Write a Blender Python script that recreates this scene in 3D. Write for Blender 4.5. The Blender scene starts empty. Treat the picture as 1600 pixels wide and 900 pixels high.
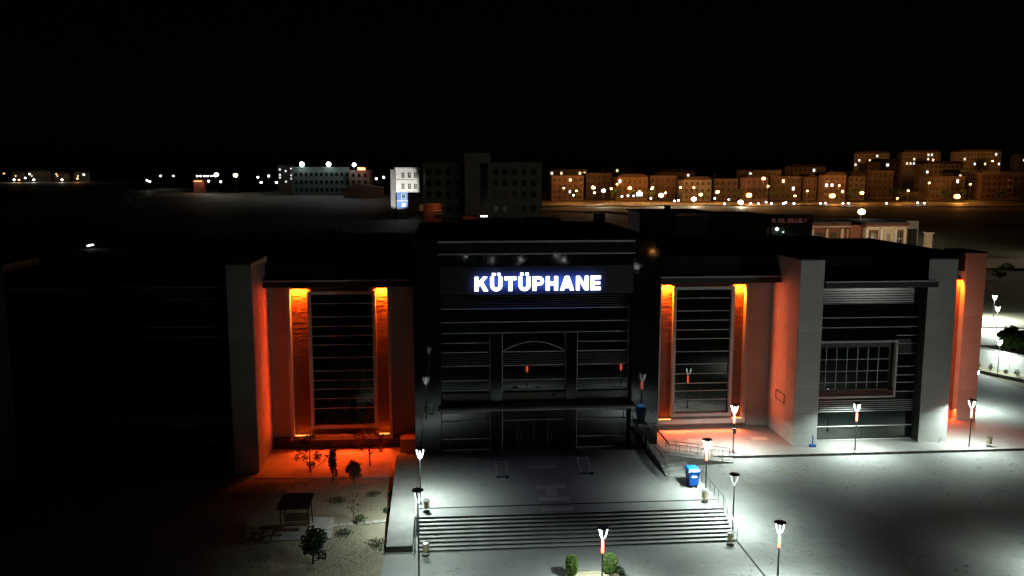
import bpy, math, random
from mathutils import Vector, Matrix
R = math.radians
scene = bpy.context.scene
COL = scene.collection
rnd = random.Random(7)

# ------------------------------------------------------------------ camera, sky, moon, exposure
cam_data = bpy.data.cameras.new("camera")
cam_data.sensor_width = 36.0
cam_data.lens = 36.0 * 1350.0 / 1600.0
cam_data.clip_start = 0.5
cam_data.clip_end = 6000.0
cam = bpy.data.objects.new("camera", cam_data)
COL.objects.link(cam)
cam.location = (0.0, 0.0, 26.0)
cam.rotation_euler = (R(90.0 - 7.803), 0.0, R(-4.532))
scene.camera = cam

world = bpy.data.worlds.new("World")
scene.world = world
world.use_nodes = True
wn = world.node_tree
for n in list(wn.nodes):
    wn.nodes.remove(n)
w_out = wn.nodes.new("ShaderNodeOutputWorld")
w_bg = wn.nodes.new("ShaderNodeBackground")
w_sky = wn.nodes.new("ShaderNodeTexSky")
w_sky.sky_type = 'NISHITA'
w_sky.sun_disc = False
w_sky.sun_elevation = R(32.0)
w_sky.sun_rotation = R(200.0)
w_bg.inputs["Strength"].default_value = 0.00006
wn.links.new(w_sky.outputs[0], w_bg.inputs["Color"])
wn.links.new(w_bg.outputs[0], w_out.inputs["Surface"])

moon = bpy.data.lights.new("moon", 'SUN')
moon.energy = 0.0012
moon.angle = R(0.5)
moon.color = (0.86, 0.93, 1.0)
moon_obj = bpy.data.objects.new("moon", moon)
COL.objects.link(moon_obj)
moon_obj.rotation_euler = (R(58.0), 0.0, R(20.0))

scene.view_settings.view_transform = 'Standard'
scene.view_settings.look = 'None'
scene.view_settings.exposure = 0.0
scene.view_settings.gamma = 1.0
scene.render.engine = 'CYCLES'
scene.cycles.use_denoising = True
scene.cycles.max_bounces = 6
scene.cycles.diffuse_bounces = 3
scene.cycles.glossy_bounces = 3
scene.cycles.sample_clamp_indirect = 3.0
scene.cycles.sample_clamp_direct = 0.0

# ------------------------------------------------------------------ materials
MATS = {}

def material(name, col, rough=0.7, col2=None, scale=1.0, detail=5.0, lo=0.35, hi=0.65, bump=0.0, bump_scale=20.0,
             metallic=0.0, ior=1.45, stretch=(1, 1, 1), rough2=None):
    """plain procedural surface: two tones mixed by noise, optional fine relief"""
    m = bpy.data.materials.new(name)
    m.use_nodes = True
    nt = m.node_tree
    b = nt.nodes["Principled BSDF"]
    b.inputs["Roughness"].default_value = rough
    b.inputs["Metallic"].default_value = metallic
    b.inputs["IOR"].default_value = ior
    tc = nt.nodes.new("ShaderNodeTexCoord")
    mp = nt.nodes.new("ShaderNodeMapping")
    mp.inputs["Scale"].default_value = stretch
    nt.links.new(tc.outputs["Object"], mp.inputs["Vector"])
    if col2 is None:
        col2 = tuple(c * 0.82 for c in col)
    nz = nt.nodes.new("ShaderNodeTexNoise")
    nz.inputs["Scale"].default_value = scale
    nz.inputs["Detail"].default_value = detail
    nz.inputs["Roughness"].default_value = 0.62
    nt.links.new(mp.outputs[0], nz.inputs["Vector"])
    rp = nt.nodes.new("ShaderNodeValToRGB")
    rp.color_ramp.elements[0].position = lo
    rp.color_ramp.elements[1].position = hi
    rp.color_ramp.elements[0].color = (*col2, 1)
    rp.color_ramp.elements[1].color = (*col, 1)
    nt.links.new(nz.outputs["Fac"], rp.inputs[0])
    nt.links.new(rp.outputs[0], b.inputs["Base Color"])
    if rough2 is not None:
        mr = nt.nodes.new("ShaderNodeMapRange")
        mr.inputs["To Min"].default_value = rough2
        mr.inputs["To Max"].default_value = rough
        nt.links.new(nz.outputs["Fac"], mr.inputs["Value"])
        nt.links.new(mr.outputs[0], b.inputs["Roughness"])
    if bump > 0:
        n2 = nt.nodes.new("ShaderNodeTexNoise")
        n2.inputs["Scale"].default_value = bump_scale
        n2.inputs["Detail"].default_value = 4.0
        nt.links.new(mp.outputs[0], n2.inputs["Vector"])
        bp = nt.nodes.new("ShaderNodeBump")
        bp.inputs["Strength"].default_value = bump
        bp.inputs["Distance"].default_value = 0.02
        nt.links.new(n2.outputs["Fac"], bp.inputs["Height"])
        nt.links.new(bp.outputs[0], b.inputs["Normal"])
    MATS[name] = m
    return m

def glow(name, col, strength, sampled=False, base=(0.8, 0.8, 0.8)):
    m = bpy.data.materials.new(name)
    m.use_nodes = True
    b = m.node_tree.nodes["Principled BSDF"]
    b.inputs["Base Color"].default_value = (*base, 1)
    b.inputs["Emission Color"].default_value = (*col, 1)
    b.inputs["Emission Strength"].default_value = strength
    b.inputs["Roughness"].default_value = 0.4
    m.cycles.emission_sampling = 'AUTO' if sampled else 'NONE'
    MATS[name] = m
    return m

def paving_material(name, base, dark, stain, stain_amt, blot_scale, slab=None):
    """worn outdoor paving: broad tone drift, blotches, scattered dark specks and scuffs"""
    m = bpy.data.materials.new(name)
    m.use_nodes = True
    nt = m.node_tree
    b = nt.nodes["Principled BSDF"]
    tc = nt.nodes.new("ShaderNodeTexCoord")
    def noise(scale, detail, rough=0.6, stretch=None, dist=0.0):
        n = nt.nodes.new("ShaderNodeTexNoise")
        n.inputs["Scale"].default_value = scale
        n.inputs["Detail"].default_value = detail
        n.inputs["Roughness"].default_value = rough
        n.inputs["Distortion"].default_value = dist
        if stretch:
            mp = nt.nodes.new("ShaderNodeMapping")
            mp.inputs["Scale"].default_value = stretch
            nt.links.new(tc.outputs["Object"], mp.inputs["Vector"])
            nt.links.new(mp.outputs[0], n.inputs["Vector"])
        else:
            nt.links.new(tc.outputs["Object"], n.inputs["Vector"])
        return n.outputs["Fac"]
    def ramp(fac, a, c):
        r = nt.nodes.new("ShaderNodeMapRange")
        r.inputs["From Min"].default_value = a
        r.inputs["From Max"].default_value = c
        r.clamp = True
        nt.links.new(fac, r.inputs["Value"])
        return r.outputs[0]
    def mul(a, c):
        n = nt.nodes.new("ShaderNodeMath")
        n.operation = 'MULTIPLY'
        nt.links.new(a, n.inputs[0])
        if isinstance(c, float):
            n.inputs[1].default_value = c
        else:
            nt.links.new(c, n.inputs[1])
        return n.outputs[0]
    def mix(fac, a, c):
        n = nt.nodes.new("ShaderNodeMix")
        n.data_type = 'RGBA'
        nt.links.new(fac, n.inputs["Factor"])
        for s, v in ((n.inputs[6], a), (n.inputs[7], c)):
            if isinstance(v, tuple):
                s.default_value = (*v, 1)
            else:
                nt.links.new(v, s)
        return n.outputs[2]
    c0 = mix(ramp(noise(0.13, 4.0), 0.35, 0.68), base, dark)
    c1 = mix(mul(ramp(noise(1.7, 7.0, 0.7), 0.42, 0.72), 0.45), c0, dark)
    blot = mul(ramp(noise(blot_scale, 6.0, 0.66, None, 1.2), 0.60, 0.68), ramp(noise(0.09, 3.0), 0.46, 0.6))
    c2 = mix(mul(blot, stain_amt), c1, stain)
    scuff = mul(ramp(noise(2.1, 4.0, 0.6, (0.75, 1.25, 1.0), 1.1), 0.62, 0.68), ramp(noise(0.14, 3.0), 0.47, 0.57))
    speck = mul(ramp(noise(5.5, 2.0, 0.5, (0.7, 1.3, 1.0), 0.8), 0.63, 0.69), ramp(noise(0.19, 3.0), 0.47, 0.58))
    c3 = mix(mul(speck, 0.75), mix(mul(scuff, 0.9), c2, stain), stain)
    if slab:
        bk = nt.nodes.new("ShaderNodeTexBrick")
        bk.inputs["Scale"].default_value = 1.0
        bk.inputs["Brick Width"].default_value = slab
        bk.inputs["Row Height"].default_value = slab
        bk.inputs["Mortar Size"].default_value = 0.012
        bk.offset = 0.0
        bk.inputs["Color1"].default_value = (0, 0, 0, 1)
        bk.inputs["Color2"].default_value = (0.22, 0.22, 0.22, 1)
        bk.inputs["Mortar"].default_value = (0.6, 0.6, 0.6, 1)
        nt.links.new(tc.outputs["Object"], bk.inputs["Vector"])
        c3 = mix(bk.outputs["Color"], c3, dark)
    nt.links.new(c3, b.inputs["Base Color"])
    b.inputs["Roughness"].default_value = 0.72
    bp = nt.nodes.new("ShaderNodeBump")
    bp.inputs["Strength"].default_value = 0.25
    bp.inputs["Distance"].default_value = 0.02
    nt.links.new(noise(14.0, 5.0), bp.inputs["Height"])
    nt.links.new(bp.outputs[0], b.inputs["Normal"])
    MATS[name] = m
    return m

M = MATS
paving_material("yard_paving", (0.30, 0.31, 0.30), (0.19, 0.20, 0.195), (0.04, 0.04, 0.037), 0.8, 0.9)
paving_material("terrace_paving", (0.30, 0.31, 0.30), (0.22, 0.23, 0.225), (0.10, 0.10, 0.095), 0.5, 0.5, slab=0.8)
paving_material("pavement_paving", (0.34, 0.33, 0.31), (0.24, 0.23, 0.22), (0.10, 0.09, 0.08), 0.5, 0.7, slab=0.6)
paving_material("garden_soil", (0.29, 0.255, 0.185), (0.17, 0.155, 0.10), (0.035, 0.045, 0.02), 0.9, 0.45)
paving_material("field_earth", (0.115, 0.10, 0.06), (0.06, 0.065, 0.03), (0.025, 0.035, 0.015), 0.8, 0.05)
paving_material("road_asphalt", (0.13, 0.125, 0.115), (0.085, 0.083, 0.08), (0.04, 0.04, 0.04), 0.5, 0.5)
paving_material("sand_track", (0.36, 0.32, 0.24), (0.25, 0.22, 0.16), (0.12, 0.11, 0.08), 0.5, 0.2)
material("kerb_stone", (0.30, 0.29, 0.27), 0.8, (0.16, 0.155, 0.15), 2.0, bump=0.3)
material("dark_joint", (0.022, 0.02, 0.017), 0.85, (0.012, 0.011, 0.01), 3.0)
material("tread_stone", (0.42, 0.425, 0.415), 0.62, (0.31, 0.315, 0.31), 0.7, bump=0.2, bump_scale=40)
material("shaded_riser_stone", (0.016, 0.016, 0.016), 0.7, (0.01, 0.01, 0.01), 1.5)  # dark stone, blackened further to hold the risers' shadow
material("cladding", (0.54, 0.55, 0.525), 0.55, (0.47, 0.48, 0.46), 0.35, bump=0.06, bump_scale=9)
material("cladding_soft", (0.51, 0.52, 0.495), 0.55, (0.45, 0.46, 0.44), 0.5, bump=0.06, bump_scale=9)
material("cladding_warm", (0.56, 0.555, 0.525), 0.55, (0.48, 0.475, 0.455), 0.4, bump=0.06, bump_scale=9)
material("recess_render", (0.50, 0.485, 0.46), 0.8, (0.42, 0.41, 0.39), 0.6, bump=0.15, bump_scale=30)
material("casing_white", (0.62, 0.60, 0.57), 0.5, (0.54, 0.52, 0.50), 0.8)
material("coping_metal", (0.62, 0.62, 0.60), 0.5, (0.52, 0.52, 0.50), 1.0)
material("rail_aluminium", (0.76, 0.755, 0.73), 0.42, (0.66, 0.655, 0.64), 2.0)
material("rail_dim", (0.12, 0.118, 0.112), 0.5, (0.09, 0.09, 0.086), 2.0)
material("stainless", (0.62, 0.62, 0.61), 0.28, (0.5, 0.5, 0.5), 4.0, metallic=1.0)
material("black_granite", (0.011, 0.0115, 0.012), 0.06, (0.006, 0.0065, 0.007), 1.3, ior=1.55, rough2=0.03)
material("black_panel", (0.014, 0.014, 0.014), 0.22, (0.009, 0.009, 0.009), 1.0, ior=1.5)
material("dark_glass", (0.0035, 0.0085, 0.007), 0.035, (0.003, 0.004, 0.004), 0.6, ior=1.9, bump=0.005, bump_scale=0.9)
material("sign_backing", (0.022, 0.022, 0.024), 0.5, (0.017, 0.017, 0.018), 0.7)
material("canopy_grey", (0.10, 0.10, 0.10), 0.5, (0.075, 0.075, 0.075), 0.8)
material("dark_band", (0.020, 0.019, 0.018), 0.6, (0.012, 0.012, 0.012), 1.0)
material("roof_felt", (0.016, 0.016, 0.017), 0.9, (0.008, 0.008, 0.009), 0.7, bump=0.2)
material("ledge_stone", (0.34, 0.135, 0.075), 0.85, (0.20, 0.07, 0.04), 3.0, bump=0.5, bump_scale=14, stretch=(1, 1, 4))
material("dark_red_stone", (0.075, 0.022, 0.016), 0.8, (0.045, 0.014, 0.01), 3.0, bump=0.4)
material("lamp_pole", (0.21, 0.215, 0.22), 0.42, (0.15, 0.155, 0.16), 3.0, metallic=0.5)
material("lamp_cap", (0.020, 0.021, 0.022), 0.5, (0.012, 0.012, 0.012), 3.0)
material("arm_metal", (0.06, 0.06, 0.06), 0.45, None, 3.0, metallic=0.4)
material("bin_blue", (0.012, 0.115, 0.50), 0.38, (0.010, 0.09, 0.42), 2.0)
material("bin_lid_blue", (0.02, 0.22, 0.72), 0.33, (0.018, 0.19, 0.64), 2.0)
material("rubber", (0.018, 0.018, 0.018), 0.8)
material("paper_white", (0.72, 0.74, 0.76), 0.6)
material("litter_wood", (0.40, 0.33, 0.18), 0.7, (0.26, 0.21, 0.11), 6.0, stretch=(4, 4, 0.6))
material("black_iron", (0.015, 0.015, 0.016), 0.5)
material("canvas_black", (0.010, 0.010, 0.011), 0.85)
material("timber", (0.085, 0.06, 0.038), 0.7, (0.05, 0.036, 0.024), 3.0, stretch=(0.5, 5, 5))
material("concrete", (0.26, 0.26, 0.25), 0.8, (0.20, 0.20, 0.195), 0.9, bump=0.25)
material("flagstone", (0.42, 0.41, 0.385), 0.8, (0.31, 0.30, 0.28), 1.6, bump=0.3)
material("bark", (0.075, 0.055, 0.04), 0.9, (0.04, 0.03, 0.022), 6.0, bump=0.6, bump_scale=30)
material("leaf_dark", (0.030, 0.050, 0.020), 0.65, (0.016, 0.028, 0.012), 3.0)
material("leaf_mid", (0.058, 0.098, 0.028), 0.6, (0.032, 0.058, 0.018), 3.0)
material("leaf_bright", (0.115, 0.19, 0.030), 0.55, (0.055, 0.105, 0.020), 5.0)
material("leaf_blue", (0.055, 0.085, 0.055), 0.6, (0.030, 0.050, 0.035), 3.0)
material("leaf_grass", (0.20, 0.185, 0.10), 0.8, (0.13, 0.13, 0.06), 1.0)
material("leaf_dry", (0.13, 0.10, 0.05), 0.75, (0.07, 0.055, 0.03), 4.0)
material("leaf_copper", (0.16, 0.05, 0.025), 0.7, (0.09, 0.03, 0.018), 4.0)
material("bed_gravel", (0.46, 0.42, 0.30), 0.9, (0.33, 0.29, 0.20), 7.0, bump=0.6, bump_scale=24)
material("wall_white", (0.68, 0.68, 0.66), 0.75, (0.58, 0.58, 0.56), 0.6, bump=0.15)
material("plaster_green", (0.13, 0.17, 0.145), 0.85, (0.10, 0.135, 0.115), 0.4)
material("plaster_beige", (0.211, 0.174, 0.133), 0.85, (0.143, 0.118, 0.091), 0.3)
material("plaster_pink", (0.211, 0.140, 0.112), 0.85, (0.143, 0.094, 0.077), 0.3)
material("plaster_grey", (0.26, 0.255, 0.24), 0.85, (0.20, 0.195, 0.185), 0.3)
material("block_render", (0.20, 0.20, 0.185), 0.85, (0.16, 0.16, 0.15), 0.3)
material("plaster_ochre", (0.223, 0.155, 0.081), 0.85, (0.154, 0.105, 0.055), 0.3)
material("plaster_white", (0.66, 0.655, 0.62), 0.8, (0.57, 0.565, 0.54), 0.5)
material("plaster_blue", (0.11, 0.22, 0.46), 0.8, (0.085, 0.17, 0.38), 0.6)
material("plaster_brick", (0.21, 0.075, 0.05), 0.85, (0.14, 0.05, 0.035), 1.0)
material("plaster_cream", (0.55, 0.49, 0.36), 0.8, (0.45, 0.40, 0.30), 0.5)
material("window_dark", (0.022, 0.022, 0.022), 0.25, (0.012, 0.012, 0.013), 0.2, ior=1.5)
material("window_dim", (0.085, 0.062, 0.05), 0.5, (0.05, 0.04, 0.034), 0.1)
material("trim_dark", (0.10, 0.07, 0.055), 0.7)
material("trim_white", (0.6, 0.6, 0.58), 0.6)
material("roof_tile_dark", (0.05, 0.035, 0.03), 0.85)
material("road_paint", (0.50, 0.485, 0.45), 0.75, (0.40, 0.39, 0.365), 3.0)
material("yellow_paint", (0.34, 0.26, 0.12), 0.75, (0.25, 0.215, 0.14), 2.0)
material("hydrant_blue", (0.02, 0.10, 0.36), 0.4)
glow("led_white", (0.93, 1.0, 0.99), 5.0, True)
glow("led_mirror", (0.93, 1.0, 0.97), 40.0)
glow("led_white_far", (0.93, 1.0, 0.97), 9.0)
glow("tube_orange", (1.0, 0.075, 0.02), 8.0)
glow("tube_pale", (1.0, 0.10, 0.045), 8.0)
glow("led_amber", (1.0, 0.34, 0.07), 5.0)
glow("sign_face", (0.86, 0.93, 1.0), 5.0)
glow("sign_edge", (0.10, 0.24, 1.0), 2.2)
glow("sodium_bulb", (1.0, 0.47, 0.13), 2.2)
glow("street_bulb", (1.0, 0.90, 0.60), 5.0)
glow("park_bulb", (0.86, 0.95, 1.0), 10.0)
glow("flood_bulb", (0.80, 0.90, 1.0), 26.0)
glow("window_warm", (1.0, 0.80, 0.52), 1.5)
glow("window_cool", (0.90, 0.98, 1.0), 1.6)
glow("red_letter", (1.0, 0.25, 0.05), 4.5)
glow("dull_red_letter", (0.55, 0.17, 0.13), 0.09)
glow("billboard_light", (1.0, 0.97, 0.92), 3.0)
glow("roof_tube", (0.95, 1.0, 1.0), 4.0)

# ------------------------------------------------------------------ builders
WORLD = {}      # object -> world position of its origin

def wpos(o):
    return WORLD.get(o, Vector((0, 0, 0))) if o is not None else Vector((0, 0, 0))

def link(o, parent, world):
    COL.objects.link(o)
    if parent is not None:
        o.parent = parent
    o.location = Vector(world) - wpos(parent)
    WORLD[o] = Vector(world)
    return o

def tag(o, label, category, group=None, kind=None):
    if label: o["label"] = label
    if category: o["category"] = category
    if group: o["group"] = group
    if kind: o["kind"] = kind
    return o

def thing(name, loc, label, category, group=None):
    o = bpy.data.objects.new(name, None)
    o.empty_display_size = 0.3
    link(o, None, loc)
    return tag(o, label, category, group)

class MB:
    """collects faces in world coordinates; build() links them as one mesh object"""
    def __init__(self):
        self.v = []; self.f = []
    def box(self, x0, x1, y0, y1, z0, z1):
        i = len(self.v)
        self.v += [(x0,y0,z0),(x1,y0,z0),(x1,y1,z0),(x0,y1,z0),(x0,y0,z1),(x1,y0,z1),(x1,y1,z1),(x0,y1,z1)]
        self.f += [(i,i+3,i+2,i+1),(i+4,i+5,i+6,i+7),(i,i+1,i+5,i+4),(i+1,i+2,i+6,i+5),(i+2,i+3,i+7,i+6),(i+3,i,i+4,i+7)]
        return self
    def hexa(self, p):
        i = len(self.v)
        self.v += [tuple(q) for q in p]
        self.f += [(i,i+3,i+2,i+1),(i+4,i+5,i+6,i+7),(i,i+1,i+5,i+4),(i+1,i+2,i+6,i+5),(i+2,i+3,i+7,i+6),(i+3,i,i+4,i+7)]
        return self
    def face(self, pts):
        i = len(self.v)
        self.v += [tuple(p) for p in pts]
        self.f.append(tuple(range(i, i + len(pts))))
        return self
    def prism_xz(self, poly, y0, y1):
        """polygon in x,z (counter-clockwise seen from -y), extruded in y"""
        i = len(self.v); n = len(poly)
        self.v += [(x, y0, z) for x, z in poly] + [(x, y1, z) for x, z in poly]
        self.f.append(tuple(range(i, i + n)))
        self.f.append(tuple(range(i + 2*n - 1, i + n - 1, -1)))
        for k in range(n):
            a, b = i + k, i + (k + 1) % n
            self.f.append((b, a, a + n, b + n))
        return self
    def prism_xy(self, poly, z0, z1):
        i = len(self.v); n = len(poly)
        self.v += [(x, y, z0) for x, y in poly] + [(x, y, z1) for x, y in poly]
        self.f.append(tuple(range(i + n - 1, i - 1, -1)))
        self.f.append(tuple(range(i + n, i + 2*n)))
        for k in range(n):
            a, b = i + k, i + (k + 1) % n
            self.f.append((a, b, b + n, a + n))
        return self
    def lathe(self, cx, cy, prof, n=12, sx=1.0, sy=1.0):
        i = len(self.v); m = len(prof)
        for r, z in prof:
            for k in range(n):
                a = 2*math.pi*k/n
                self.v.append((cx + r*sx*math.cos(a), cy + r*sy*math.sin(a), z))
        for j in range(m - 1):
            for k in range(n):
                a = i + j*n + k; b = i + j*n + (k+1) % n
                self.f.append((a, b, b + n, a + n))
        self.f.append(tuple(range(i + n - 1, i - 1, -1)))
        self.f.append(tuple(range(i + (m-1)*n, i + m*n)))
        return self
    def tube(self, pts, r, n=6):
        pts = [Vector(p) for p in pts]
        rs = r if isinstance(r, (list, tuple)) else [r]*len(pts)
        i = len(self.v)
        for j, p in enumerate(pts):
            d = (pts[min(j+1, len(pts)-1)] - pts[max(j-1, 0)]).normalized()
            u = d.cross(Vector((0, 0, 1)))
            if u.length < 1e-3: u = Vector((1, 0, 0))
            u.normalize(); w = d.cross(u)
            for k in range(n):
                a = 2*math.pi*k/n
                q = p + (u*math.cos(a) + w*math.sin(a))*rs[j]
                self.v.append(tuple(q))
        for j in range(len(pts)-1):
            for k in range(n):
                a = i + j*n + k; b = i + j*n + (k+1) % n
                self.f.append((a, b, b+n, a+n))
        self.f.append(tuple(range(i + n - 1, i - 1, -1)))
        self.f.append(tuple(range(i + (len(pts)-1)*n, i + len(pts)*n)))
        return self
    def build(self, name, mat, parent=None, origin=None, smooth=False):
        if origin is None:
            origin = wpos(parent) if parent is not None else Vector((0, 0, 0))
        origin = Vector(origin)
        me = bpy.data.meshes.new(name)
        me.from_pydata([tuple(Vector(p) - origin) for p in self.v], [], self.f)
        me.materials.append(M[mat] if isinstance(mat, str) else mat)
        if smooth:
            for p in me.polygons: p.use_smooth = True
        me.update()
        o = bpy.data.objects.new(name, me)
        return link(o, parent, origin)

BOXES = {}
def boxo(name, mat, parent, x0, x1, y0, y1, z0, z1):
    """one box object; alike boxes share a mesh"""
    d = (round(x1-x0, 3), round(y1-y0, 3), round(z1-z0, 3), mat)
    if d not in BOXES:
        m = MB().box(-d[0]/2, d[0]/2, -d[1]/2, d[1]/2, -d[2]/2, d[2]/2)
        me = bpy.data.meshes.new(name)
        me.from_pydata(m.v, [], m.f)
        me.materials.append(M[mat]); me.update()
        BOXES[d] = me
    o = bpy.data.objects.new(name, BOXES[d])
    return link(o, parent, ((x0+x1)/2, (y0+y1)/2, (z0+z1)/2))

def sheet(name, mat, pts, label=None, parent=None):
    o = MB().face(pts).build(name, mat, parent)
    if parent is None: o["kind"] = "structure"
    return o

def copy_tree(o, parent, delta):
    c = o.copy()
    COL.objects.link(c)
    c.parent = parent
    if parent is None:
        c.location = o.location + Vector(delta)
    WORLD[c] = wpos(o) + Vector(delta)
    for ch in list(o.children):
        copy_tree(ch, c, delta)
    return c

def lamp_light(name, parent, world, energy, color, radius=0.12, kind='POINT', rot=None, size=None, spot=None, spread=None):
    l = bpy.data.lights.new(name, kind)
    l.energy = energy
    l.color = color
    if kind == 'AREA':
        l.shape = 'RECTANGLE'
        l.size, l.size_y = size
        if spread: l.spread = spread
    else:
        l.shadow_soft_size = radius
    if kind == 'SPOT':
        l.spot_size, l.spot_blend = spot
    o = bpy.data.objects.new(name, l)
    link(o, parent, world)
    if rot: o.rotation_euler = rot
    return o

# ------------------------------------------------------------------ ground
TP = [(-3000,0),(57,0),(71,1.05),(105,1.1),(135,1.9),(190,6),(320,9.8),(420,9.5),(500,12.5),(900,16),(4500,22)]
def T(x, y):
    z = TP[-1][1]
    for (a, za), (b, zb) in zip(TP, TP[1:]):
        if a <= y <= b:
            z = za + (zb - za)*(y - a)/(b - a); break
    return z + max(0, min(1, (y-500)/180))*max(0, min(1, (x-110)/120))*14

ys = [-400,-150,-60,0,40,57,64,71,80,90,105,112,120,128,135,145,155,165,178,190,205,220,240,260,285,320,350,385,420,450,470,500,540,580,620,660,700,760,830,900,1100,1500,2200,3300,4500]
xs = [-3000,-1800,-1000,-600,-420,-300,-220,-160,-120,-90,-70,-50,-35,-20,-5,10,25,40,55,70,85,100,120,140,165,190,220,260,310,360,420,500,620,800,1200,2000,3000]
g = MB()
for y in ys:
    for x in xs:
        z = T(x, y)
        if y <= 105: z = min(z - 0.30, -0.4) if x < 0 else z - 0.30
        elif y > 140: z += 0.35*math.sin(x*0.11 + y*0.07) + 0.25*math.sin(x*0.05 - y*0.13)
        g.v.append((x, y, z))
nx = len(xs)
for j in range(len(ys)-1):
    for i in range(nx-1):
        a = j*nx + i
        g.f.append((a, a+1, a+nx+1, a+nx))
o = g.build("ground", "field_earth", None, smooth=True); o["kind"] = "structure"

Z1 = 1.35      # terrace level
ZP = 1.20      # pavement level beside the building
def yard_z(y): return 0.0 if y <= 57 else (1.05*(y-57)/14 if y < 71 else 1.05)
g = MB()
yy = [10, 25, 40, 50, 57, 62, 67, 71, 85, 108]
xx = [-2.35, 9, 20.5, 35, 50, 66]
for y in yy:
    for x in xx: g.v.append((x, y, yard_z(y)))
for j in range(len(yy)-1):
    for i in range(len(xx)-1):
        a = j*len(xx) + i
        g.f.append((a, a+1, a+len(xx)+1, a+len(xx)))
o = g.build("yard", "yard_paving"); o["kind"] = "structure"

sheet("garden_ground", "garden_soil", [(-45, 30, -0.02), (-2.35, 30, -0.02), (-2.35, 80, -0.02), (-45, 80, -0.02)])
o = sheet("foreground_path", "yard_paving", [(-4.9, 30, 0.0), (-2.35, 30, 0.0), (-2.35, 56.7, 0.0), (-4.2, 56.7, 0.0)])
# lower lane left of the stair foot
o = MB().prism_xy([(-16.2, 71.9), (-3.6, 71.2), (-3.6, 79.9), (-16.2, 79.9)], -0.3, 0.06).build("garden_apron", "pavement_paving"); o["kind"] = "structure"

# terrace, stairs
o = MB().box(-2.3, 20.35, 59.42, 74.2, -0.3, Z1 - 0.004).build("terrace", "terrace_paving"); o["kind"] = "structure"
boxo("drain_slot", "dark_joint", o, -2.28, 20.33, 60.88, 61.10, Z1 - 0.03, Z1 + 0.002)
stairs = bpy.data.objects.new("entrance_stairs", None); link(stairs, None, (9, 58.2, 0)); stairs["kind"] = "structure"
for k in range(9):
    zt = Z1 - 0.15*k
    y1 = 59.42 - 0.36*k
    s = boxo("step", "shaded_riser_stone", stairs, -2.0, 20.30, y1 - 0.33, 59.42 if k == 0 else y1 + 0.002, zt - 0.15 - 0.15, zt - 0.150 - 0.05) if k < 8 else None
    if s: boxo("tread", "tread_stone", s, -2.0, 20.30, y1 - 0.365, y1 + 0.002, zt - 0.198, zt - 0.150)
boxo("top_riser", "shaded_riser_stone", stairs, -2.0, 20.30, 59.405, 59.418, 0.0, Z1 - 0.04)
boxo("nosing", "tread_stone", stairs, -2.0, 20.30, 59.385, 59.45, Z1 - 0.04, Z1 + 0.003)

# sloping side walk left of the stairs with its dark end face
walk = MB()
walk.hexa([(-4.15, 56.75, -0.3), (-2.36, 56.75, -0.3), (-2.36, 73.4, -0.3), (-4.3, 73.4, -0.3),
           (-4.15, 56.75, 0.42), (-2.36, 56.75, 0.42), (-2.36, 73.4, 1.30), (-4.3, 73.4, 1.30)])
o = walk.build("side_walk", "concrete"); o["kind"] = "structure"
boxo("end_face", "dark_joint", o, -4.15, -2.36, 56.72, 56.745, 0.0, 0.38)

# pavement along the building with kerb, recess floor
o = MB().box(20.38, 55.0, 71.2, 80.6, 0.4, ZP).build("pavement", "pavement_paving"); o["kind"] = "structure"
kerb = bpy.data.objects.new("kerb", None); link(kerb, None, (38, 71.1, 1.0)); kerb["kind"] = "structure"
x = 24.9
while x < 66:
    boxo("kerb_stone", "kerb_stone", kerb, x, x + 0.985, 71.02, 71.195, 0.8, ZP + 0.015)
    x += 1.0
boxo("gutter", "dark_joint", kerb, 24.9, 66.0, 70.86, 71.015, 0.9, 1.056)
# drain line on from the stair foot
drain = boxo("drain_channel", "dark_joint", None, 20.36, 20.50, 30.0, 57.0, -0.1, 0.006); drain["kind"] = "structure"

# guiding strip of paler slabs on the terrace
gs = bpy.data.objects.new("guide_strip", None); link(gs, None, (8.2, 64, Z1)); gs["kind"] = "structure"
for (x0, x1, y0, y1) in [(7.0, 9.2, 68.9, 69.5), (6.95, 9.35, 64.2, 65.0), (7.7, 8.5, 62.6, 64.2), (6.95, 9.3, 61.7, 62.5), (6.95, 9.25, 59.75, 60.4)]:
    boxo("pale_slab", "road_paint", gs, x0, x1, y0, y1, Z1 - 0.02, Z1 + 0.004)
pale_slabs = bpy.data.objects.new("pale_paving_slabs", None); link(pale_slabs, None, (28, 77, ZP)); pale_slabs["kind"] = "structure"
for (x0, y0) in ((22.4, 75.2), (28.4, 75.3)):  # slabs in a paler colour than the pavement
    boxo("pale_slab", "road_paint", pale_slabs, x0, x0 + 1.5, y0, y0 + 0.9, ZP - 0.02, ZP + 0.004)
# worn yellow bay lines in the yard
bay = bpy.data.objects.new("bay_marking", None); link(bay, None, (27, 67, 0.8)); bay["kind"] = "structure"
def yard_line(x0, y0, x1, y1, w=0.12):
    d = Vector((x1-x0, y1-y0, 0)).normalized(); nrm = Vector((-d.y, d.x, 0))*w/2
    MB().face([(x0-nrm.x, y0-nrm.y, yard_z(y0-nrm.y)+.005), (x1-nrm.x, y1-nrm.y, yard_z(y1-nrm.y)+.005),
               (x1+nrm.x, y1+nrm.y, yard_z(y1+nrm.y)+.005), (x0+nrm.x, y0+nrm.y, yard_z(y0+nrm.y)+.005)]).build("line", "yellow_paint", bay)
yard_line(28.2, 69.6, 29.0, 65.6); yard_line(24.5, 65.5, 29.0, 65.6); yard_line(24.5, 65.5, 24.0, 68.8)

# ------------------------------------------------------------------ the library
lib = thing("library_building", (8.05, 74.6, 0), "wide dark library with four pale fin walls, black portico and orange lit window niches", "building")
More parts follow.
